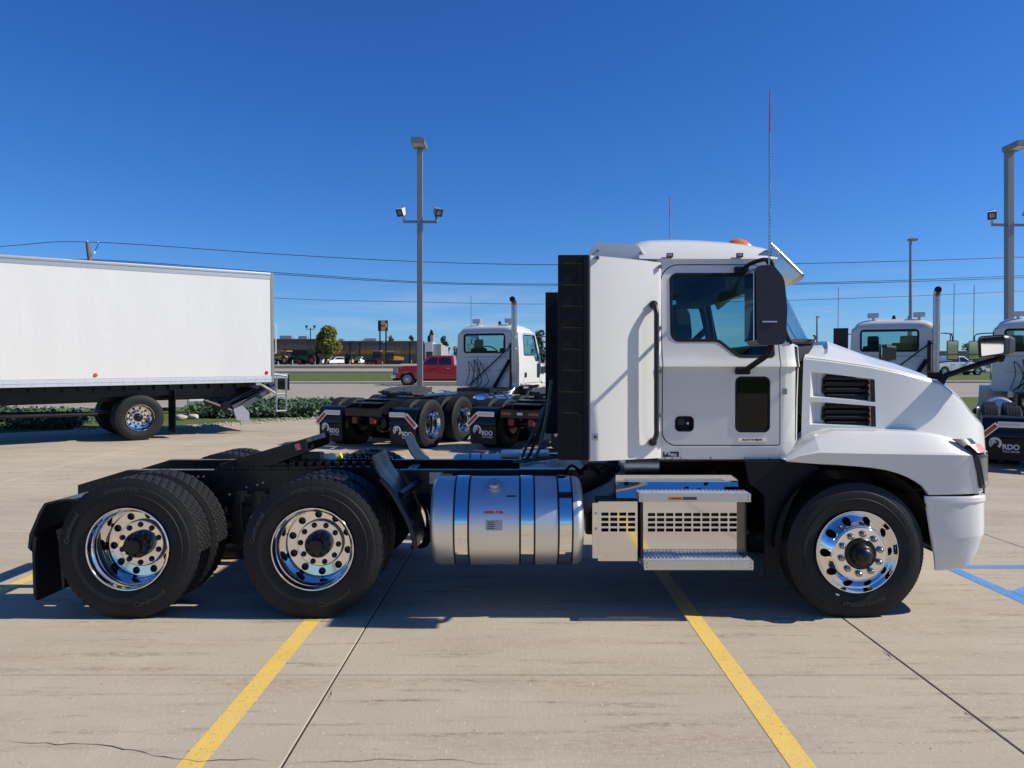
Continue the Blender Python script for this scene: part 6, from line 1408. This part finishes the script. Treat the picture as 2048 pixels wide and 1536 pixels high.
# cab, out of the photograph to the left
bm = B(); plate(fillet([(8.0, 0.75, 0.05), (9.9, 0.75, 0.1), (11.2, 0.8, 0.1), (11.3, 1.45, 0.2), (10.0, 1.75, 0.1), (9.5, 2.65, 0.2), (8.0, 2.7, 0.1)]), [], -1.0, 1.0, 0.06, bm=bm); obj('cab', bm, WHITE2, X_)
bm = B(); plate(fillet([(8.5, 1.75, 0.05), (9.75, 1.75, 0.05), (9.35, 2.45, 0.08), (8.5, 2.45, 0.05)]), [], -1.005, 1.005, 0.004, bm=bm); obj('window', bm, TEALD, X_)
front_wheel(X_, (10.2, -1.13, RF), False, False); front_wheel(X_, (10.2, 1.13, RF), True, False)

# ------------------------------------------------------------------ pickups, cars, farm machines
REDP = mat('red_metallic_paint', (0.46, 0.010, 0.028), 0.28, 0.1, coat=0.8, var=0.05)
CARW = mat('car_white', (0.78, 0.78, 0.78), 0.3, coat=0.5, var=0.02)
GLASSD = mat('car_glass', (0.012, 0.016, 0.02), 0.06, var=0.1, spec=0.6)
DGREEN = mat('machine_green', (0.02, 0.10, 0.035), 0.4, var=0.1); MYEL = mat('machine_yellow', (0.52, 0.33, 0.05), 0.4, var=0.08); MRED = mat('machine_red', (0.42, 0.02, 0.02), 0.4, var=0.08)
def car_wheel(par, x, y, r, far, spoke=True):
    bm = B(); lathe(bm, [(0.03, r*0.66), (0.0, r*0.72), (0.0, r*0.9), (0.03, r), (0.22, r), (0.25, r*0.9), (0.25, r*0.6)], 32); w = obj('wheel', bm, RUBBER, par, (x, y, r)); w.rotation_euler = (0, 0, PI if far else 0)
    bm = B(); lathe(bm, [(0.028, r*0.67), (0.02, r*0.63), (0.05, r*0.58), (0.06, r*0.56)], 32); lathe(bm, [(0.02, r*0.16), (0.01, r*0.08), (0.01, 0)], 16)
    for k in range(10):
        a = 2*PI*k/10; c, s = math.cos(a), math.sin(a); p = Vector((-s, 0, c))*r*0.045
        q = [Vector((c*r*0.12, 0.015, s*r*0.12))+p, Vector((c*r*0.6, 0.035, s*r*0.6))+p*1.5, Vector((c*r*0.6, 0.035, s*r*0.6))-p*1.5, Vector((c*r*0.12, 0.015, s*r*0.12))-p]; bm.faces.new([bm.verts.new(v) for v in q])
    obj('rim', bm, ALU, w, recalc=False); bm = B(); lathe(bm, [(0.10, r*0.6), (0.10, 0)], 24); obj('brake_disc', bm, BLACK, w)
def pickup(label, loc, rz, paint, group=None):
    t = thing('pickup_truck', label, 'pickup', loc, rz, group, True)
    def arch(cx, r=0.50): return [(cx+r*math.cos(a), 0.40+r*math.sin(a)) for a in [math.radians(k) for k in range(8, 173, 14)]]
    lo = [(-2.95, 0.55), (-2.95, 1.22), (-2.9, 1.30), (-1.10, 1.32), (0.95, 1.30), (1.30, 1.29), (2.2, 1.25), (2.72, 1.18), (2.86, 1.05), (2.90, 0.60)]+[(2.60, 0.50)]+arch(1.95)+[(1.40, 0.42), (-1.20, 0.42)]+arch(-1.75)+[(-2.35, 0.5)]
    bm = plate(lo, [], -0.985, 0.985, 0.05, [('z', 0.9), ('x', 2.5), ('x', 1.5)], lambda c: (c.x-(0.10*(abs(c.y)/0.985)**6 if c.x > 2.5 else 0), c.y*(1-0.05*max(0, c.x-1.5)/1.4-0.02*abs(c.z-0.9)), c.z)); b_ = obj('body', bm, paint, t)
    gp = [(-1.12, 1.31), (-1.05, 1.92), (-0.90, 1.95), (0.30, 1.95), (0.52, 1.91), (1.32, 1.30)]
    bm = plate(gp, [], -0.90, 0.90, 0.05, [('z', 1.6)], lambda c: (c.x, c.y*(1.07-0.22*(c.z-1.3)), c.z)); obj('cab', bm, paint, t)
    for s in (-1, 1):
        lean = lambda c: (c.x, c.y-0.915*(1.07-0.22*(c.z-1.3))-0.0, c.z)
        for k, w_ in enumerate(([(-0.95, 1.36), (-0.12, 1.36), (-0.12, 1.84), (-0.86, 1.84)], [(-0.03, 1.36), (0.98, 1.36), (0.95, 1.42), (0.42, 1.84), (-0.03, 1.84)])):
            bm = plate(fillet([(*p, 0.04) for p in w_]), [], 0, 0.02, 0.003, (), lean, s > 0); obj('side_window', bm, GLASSD, t)
        for x in (-1.05, -0.075, 1.02): bm = plate([(x, 0.5), (x+0.012, 0.5), (x+0.012, 1.3), (x, 1.3)], [], -0.9865, -0.975, 0, (), None, s > 0); obj('door_gap', bm, DECALB, b_)
        for x in (-0.85, 0.12): bm = plate(rect(x, 1.10, x+0.24, 1.15, 0.01), [], -1.005, -0.985, 0.006, (), None, s > 0); obj('door_handle', bm, CHROME, b_)
        bm = B(); box(bm, 0.86, 1.02, s*1.12-0.12, s*1.12+0.12, 1.36, 1.58, 0.04); obj('side_mirror', bm, CHROME, t)
        bm = B(); plate(fillet([(2.52, 0.82, 0.02), (2.82, 0.80, 0.02), (2.84, 1.10, 0.03), (2.55, 1.14, 0.02)]), [], -0.95, -0.90, 0.01, bm=bm)
        for v in bm.verts: v.co.y *= -s*-1 if s < 0 else -1
        hl_ = obj('headlight', bm, REFLW, t); bm = B(); box(bm, 2.6, 2.78, s*0.952-0.004, s*0.952+0.004, 0.88, 1.05); obj('lamp_core', bm, GREYM, hl_)
        bm = B(); lathe(bm, [(0, 0.43), (0.3, 0.43)], 24, (1.95, s*0.95 if s < 0 else 0.65, 0.40)); lathe(bm, [(0, 0.43), (0.3, 0.43)], 24, (-1.75, s*0.95 if s < 0 else 0.65, 0.40)); obj('wheel_well', bm, BLACK, t)
        bm = B(); box(bm, -1.1, 1.3, s*0.93-0.06, s*0.93+0.06, 0.33, 0.38, 0.01); obj('running_board', bm, BLACK, t)
        for x in (1.95, -1.75): car_wheel(t, x, s*0.97, 0.42, s > 0)
    bm = B(); rows = [[(1.335, y*0.92, 1.32), (0.54, y*0.80, 1.90)] for y in (-1, -0.5, 0, 0.5, 1)]; loft(bm, [[(a+0.012, b, c+0.012) for a, b, c in r] for r in rows]); obj('windscreen', bm, GLASSD, t)
    bm = B(); box(bm, 2.84, 2.92, -0.62, 0.62, 0.72, 1.14, 0.02); gl = obj('grille', bm, BLACK, t)
    for k in range(4): bm = B(); box(bm, 2.915, 2.935, -0.60, 0.60, 0.78+k*0.09, 0.81+k*0.09, 0.006); obj('grille_bar', bm, CHROME, gl)
    bm = B(); box(bm, 2.70, 3.02, -0.97, 0.97, 0.48, 0.70, 0.05); obj('front_bumper', bm, CHROME, t)
    bm = B(); box(bm, 2.98, 3.03, -0.45, 0.45, 0.50, 0.60, 0.01); box(bm, 2.5, 2.9, -0.9, 0.9, 0.32, 0.46, 0.02); box(bm, -2.6, 2.4, -0.6, 0.6, 0.30, 0.45); obj('underbody', bm, BLACK, t)
    bm = B(); box(bm, -3.02, -2.9, -0.95, 0.95, 0.50, 0.68, 0.03); obj('rear_bumper', bm, CHROME, t)
    return t
Y = 50.0; pickup('shiny red crew cab pickup on the road beside the white cab', (WX(782, Y)+3.0, Y+1.0, g(Y+1.0)+0.012), PI, REDP)
Y = 80.0; pickup('distant white pickup on the far verge below the truck mirror', (WX(1966, Y)-3.0, Y, g(Y)-0.03), 0.12, CARW)
def suv(label, px, Y, rz, group='white cars at the dealer yard'):
    t = thing('parked_car', label, 'car', (WX(px, Y), Y, g(Y)+0.03), rz, group, True)
    bm = plate([(-2.2, 0.35), (-2.25, 1.0), (-1.2, 1.08), (1.0, 1.05), (2.0, 0.95), (2.25, 0.7), (2.25, 0.35)], [], -0.9, 0.9, 0.08); obj('body', bm, CARW, t)
    bm = plate([(-2.15, 1.0), (-1.85, 1.62), (-1.5, 1.70), (0.2, 1.70), (1.15, 1.04)], [], -0.80, 0.80, 0.10); obj('cabin', bm, CARW, t)
    for s in (-1, 1):
        bm = plate([(-1.75, 1.12), (0.85, 1.12), (0.2, 1.58), (-1.6, 1.58)], [], -0.815, -0.79, 0.01, (), None, s > 0); obj('side_window', bm, GLASSD, t)
        for x in (-1.4, 1.4): car_wheel(t, x, s*0.88, 0.36, s > 0)
    bm = B(); loft(bm, [[(1.13, y, 1.10), (0.30, y*0.9, 1.66)] for y in (-0.75, 0, 0.75)]); obj('windscreen', bm, GLASSD, t)
    bm = B(); loft(bm, [[(-2.16, y, 1.10), (-1.88, y*0.9, 1.60)] for y in (-0.75, 0, 0.75)]); obj('rear_window', bm, GLASSD, t)
    bm = B(); box(bm, 2.2, 2.3, -0.8, 0.8, 0.4, 0.62, 0.03); obj('bumper', bm, BLACK, t)
suv('white car left of the lamp post foot beside the green loader', 650, 176, -2.2); suv('white car parked just right of the yellowing tree', 671, 176, -2.3)
suv('white car behind the dark tracked machine', 722, 182, -2.2)
def farm(name, label, px, Y, rz, paint, wheel_m, kind='wheeled', sc_=1.0, cat='tractor'):
    t = thing(name, label, cat, (WX(px, Y), Y, g(Y)+0.03), rz, 'farm machines at the dealer yard', True); t.scale = (sc_,)*3
    bm = plate(fillet([(0.2, 1.0), (2.6, 1.0, 0.1), (2.7, 1.75, 0.35), (0.2, 2.05, 0.1)]), [], -0.48, 0.48, 0.06); obj('engine_hood', bm, paint, t)
    bm = B(); box(bm, -1.5, 2.3, -0.35, 0.35, 0.7, 1.1, 0.05); obj('chassis', bm, BLACK, t)
    bm = B()
    for x in (-1.35, 0.18):
        for s in (-1, 1): box(bm, x-0.06, x+0.06, s*0.72-0.06, s*0.72+0.06, 1.3, 2.9, 0.01)
    obj('cab_post', bm, BLACK, t)
    bm = B(); box(bm, -1.38, 0.2, -0.70, 0.70, 1.35, 2.88, 0.04); obj('cab_glass', bm, GLASSD, t)
    bm = B(); box(bm, -1.5, 0.35, -0.85, 0.85, 2.9, 3.08, 0.06); obj('cab_roof', bm, paint if kind != 'tracked' else GREYM, t)
    bm = B(); cyl(bm, (0.9, 0.4, 1.9), (0.9, 0.4, 2.9), 0.05, 0.05, 8); obj('exhaust', bm, BLACK, t)
    for s in (-1, 1):
        if kind == 'tracked':
            bm = B(); plate(fillet([(-1.9, 0.05, 0.3), (2.0, 0.05, 0.4), (2.2, 0.75, 0.35), (-1.9, 1.30, 0.5)], 6), [], s*0.95-0.25, s*0.95+0.25, 0.04, bm=bm); tr_ = obj('track', bm, RUBBER, t)
            for x, r in ((-1.35, 0.5), (0.0, 0.28), (0.8, 0.28), (1.65, 0.3)): bm = B(); cyl(bm, (x, s*0.95-0.27, 0.1+r), (x, s*0.95+0.27, 0.1+r), r, r, 20); obj('track_wheel', bm, wheel_m, tr_)
        else:
            for x, r in ((-1.0, 0.92), (2.0, 0.66)):
                bm = B(); lathe(bm, [(0.04, r*0.55), (0, r*0.7), (0.02, r*0.95), (0.1, r), (0.45, r), (0.53, r*0.95), (0.55, r*0.7), (0.5, r*0.5)], 24); w = obj('wheel', bm, RUBBER, t, (x, s*1.15, r)); w.rotation_euler = (0, 0, PI if s > 0 else 0)
                bm = B(); lathe(bm, [(0.06, r*0.55), (0.12, r*0.4), (0.10, 0.0)], 20); obj('rim', bm, wheel_m, w)
            bm = B(); loft(bm, [[(-1.0+1.05*math.cos(a), s*0.75, 0.92+1.05*math.sin(a)), (-1.0+1.05*math.cos(a), s*1.25, 0.92+1.05*math.sin(a))] for a in [math.radians(20+k*20) for k in range(7)]]); obj('rear_fender', bm, paint, t)
    return t
farm('farm_tractor', 'yellow tractor nearest the tail of the box truck', 570, 172, 2.6, MYEL, MYEL)
ft = farm('farm_tractor', 'green loader with red wheel hubs left of the yellowing tree', 620, 170, 2.9, DGREEN, MRED)
bm = B(); tube(bm, [(0.2, -0.8, 1.7), (2.2, -0.8, 1.9), (3.6, -0.8, 0.5)], 0.12, 6); tube(bm, [(0.2, 0.8, 1.7), (2.2, 0.8, 1.9), (3.6, 0.8, 0.5)], 0.12, 6); box(bm, 3.4, 4.2, -1.1, 1.1, 0.15, 0.8, 0.1); obj('loader_bucket', bm, DGREEN, ft)
farm('farm_tractor', 'small green machine standing clear of the building wall', 703, 178, 1.2, DGREEN, MYEL, 'wheeled', 0.85)
farm('tracked_tractor', 'dark green tracked machine under the orange sign posts', 750, 170, 3.0, DGREEN, MRED, 'tracked', 1.0)
farm('tracked_tractor', 'yellow tracked machine just right of the sign posts', 785, 174, 0.25, MYEL, BLACK, 'tracked', 0.95)
sp = thing('crop_sprayer', 'long dark sprayer with folded booms in front of the building', 'sprayer', (WX(598, 180), 180, g(180)+0.03), 0.05)
bm = B()
for k in range(6): box(bm, -3.4, 4.4, -0.6+k*0.2, -0.52+k*0.2, 2.7+0.12*k, 2.8+0.12*k)
for k in range(14): box(bm, -3.4+k*0.58, -3.3+k*0.58, -0.6, 0.4, 2.5, 3.4)
obj('folded_boom', bm, BLACK, sp); bm = B(); lathe(bm, [(-1.8, 0), (-1.7, 0.8), (1.7, 0.8), (1.8, 0)], 20, (0, 0, 1.9), 'x'); box(bm, -3, 3.5, -0.5, 0.5, 1.0, 1.3); obj('spray_tank', bm, BLACK, sp)
bm = B(); box(bm, 2.2, 3.8, -0.8, 0.8, 1.4, 3.0, 0.1); obj('cab', bm, DGREEN, sp)
for x in (-2.0, 2.4):
    for s in (-1, 1): bm = B(); lathe(bm, [(0, 0.4), (0.02, 0.9), (0.35, 0.9), (0.4, 0.4)], 24); w = obj('wheel', bm, RUBBER, sp, (x, s*1.4-0.2, 0.9))

# ------------------------------------------------------------------ dealership building and its sign
YB = 190
bd_ = thing('dealer_building', 'long low brown building with an orange band behind the farm machines', 'building', (WX(700, YB), YB, g(YB)))
BROWN = mat('brown_block_wall', (0.14, 0.105, 0.08), 0.85, var=0.12, scale=0.6, bump=0.3, bscale=4); ORB = mat('orange_band', (0.30, 0.155, 0.03), 0.6, var=0.08, scale=2); GREYB = mat('grey_block_wall', (0.30, 0.29, 0.27), 0.85, var=0.1, scale=1)
xl, xr_ = WX(440, YB)-WX(700, YB), WX(848, YB)-WX(700, YB); hB = WZ(684, YB)-g(YB); hl_z = [WZ(p, YB)-g(YB) for p in (708, 700)]
for i in range(14):
    a = xl+(xr_-xl)*i/14; b = xl+(xr_-xl)*(i+1)/14; ht = hB+(0.5 if i < 7 else 0)
    bm = B(); box(bm, a+0.03, b-0.03, 0, 1.0, 0, ht); obj('wall_panel', bm, BROWN, bd_)
    bm = B(); box(bm, a+0.03, b-0.03, -0.06, -0.002, hl_z[0], hl_z[1], 0.01); obj('orange_band', bm, ORB, bd_)
    bm = B(); box(bm, a-0.05, b-0.08, -0.08, 1.05, ht+0.002, ht+0.28, 0.02); obj('parapet_cap', bm, BROWN, bd_)
bm = B(); box(bm, xl, xr_, 1.1, 40, 0, hB-0.3); obj('building_core', bm, BROWN, bd_)
for px, w_, h_ in ((571, 3.0, 1.3), (605, 2.2, 1.2), (682, 1.2, 0.5), (740, 3.0, 0.6)):
    a = WX(px, YB+6)-WX(700, YB); bm = B(); box(bm, a-w_/2, a+w_/2, 6, 8.5, hB-0.3, hB+0.6+h_, 0.05); obj('rooftop_unit', bm, GALV, bd_)
a, b = WX(850, YB)-WX(700, YB), WX(866, YB)-WX(700, YB)
bm = B(); box(bm, a, b, -0.6, 8, 0, hB, 0.03); obj('entrance_pier', bm, WHITE2, bd_); bm = B(); box(bm, b-2.2*1.0+0.6, b+0.02, -0.64, -0.605, 0, 3.0); obj('entrance_door', bm, GLASSD, bd_)
bm = B(); box(bm, b+0.03, WX(882, YB)-WX(700, YB), 0.3, 20, 0, hB-0.5, 0.03); obj('grey_wing', bm, GREYB, bd_)
bm = B(); cyl(bm, (WX(862, YB)-WX(700, YB), 4, hB-0.5), (WX(862, YB)-WX(700, YB), 4, hB+2.4-0.5), 0.6, 0.6, 12); obj('roof_vent', bm, GALV, bd_)
for px in (700, 720, 820): 
    a = WX(px, YB)-WX(700, YB); bm = B(); box(bm, a-0.1, a+0.1, -0.2, -0.061, 0, hB); obj('downspout', bm, BLACK, bd_)
YS = 178; sg_ = thing('pylon_sign', 'orange and black pylon sign on two tall black posts', 'sign', (WX(766, YS), YS, g(YS))); k_ = YS/F
bm = B(); box(bm, -0.85, -0.55, -0.15, 0.15, 0, WZ(662, YS)-g(YS)); box(bm, 0.55, 0.85, -0.15, 0.15, 0, WZ(662, YS)-g(YS)); obj('post', bm, BLACK, sg_)
z0_, z1_ = WZ(662, YS)-g(YS), WZ(641, YS)-g(YS); bm = B(); box(bm, -9.5*k_, 9.5*k_, -0.4, 0.4, z0_, z1_, 0.03); cabn = obj('sign_cabinet', bm, BLACK, sg_)
ORS2 = mat('sign_orange', (0.75, 0.40, 0.07), 0.5, var=0.05); bm = B(); box(bm, -3.4*k_, 5.5*k_, -0.42, -0.402, z0_+0.08, z1_-0.08); obj('sign_face', bm, ORS2, cabn)
bm = B(); box(bm, 5.7*k_, 8.8*k_, -0.42, -0.402, z0_+0.8, z1_-0.7); obj('sign_face', bm, WHITE2, cabn)
bm = B(); text_into(bm, 'Butler', -3.0*k_, (z0_+z1_)/2-0.2, -0.43, 0.62, 0.02, 8.0*k_); obj('sign_text', bm, BLACK, cabn)
bm = B(); box(bm, 0.0, 0.0+4.2*k_, -0.22, -0.16, WZ(685, YS)-g(YS), WZ(681, YS)-g(YS)); obj('small_sign', bm, WHITE2, sg_)
lb_ = thing('grey_shed', 'low grey buildings on the far right skyline behind the white pickup', 'building', (WX(1935, 145), 145, g(145)))
bm = B(); box(bm, -6, 9, 0, 10, 0, 2.6, 0.05); obj('wall', bm, GREYB, lb_); bm = B(); box(bm, -6.2, 9.2, -0.2, 10.2, 2.605, 2.9, 0.03); obj('roof', bm, GREYM, lb_)
for i, (px, py, lb, m_) in enumerate(((1886, 722, 'white van end showing left of the truck mirror', 'w'), (1895, 727, 'grey car behind the white pickup', 'g'), (1880, 735, 'dark car just behind the exhaust stack', 'd'))):
    Y = 118-6*i; suv(lb, px, Y, 1.2+i, 'cars far off on the right')
# marker stakes along the far verge
for i, (px, py) in enumerate(((556, 727), (585, 727), (630, 726), (700, 727), (765, 727), (823, 724), (1290, 726))):
    Y = 150; bm = B(); box(bm, -0.08, 0.08, -0.06, 0.06, -0.1, 1.2 if i % 2 else 0.9, 0.01); o = obj('verge_post', bm, WHITE2, None, (WX(px, Y), Y, g(Y))); tag(o, ('white post at the far left of the verge, beside the box truck tail', 'white post in front of the yellow tractor', 'white post left of the yellowing tree', 'white post below the small green machine', 'white post right of the sign posts', 'white post near the pale end of the brown building', 'white post on the verge behind the front truck')[i], 'post', 'white posts on the far verge')
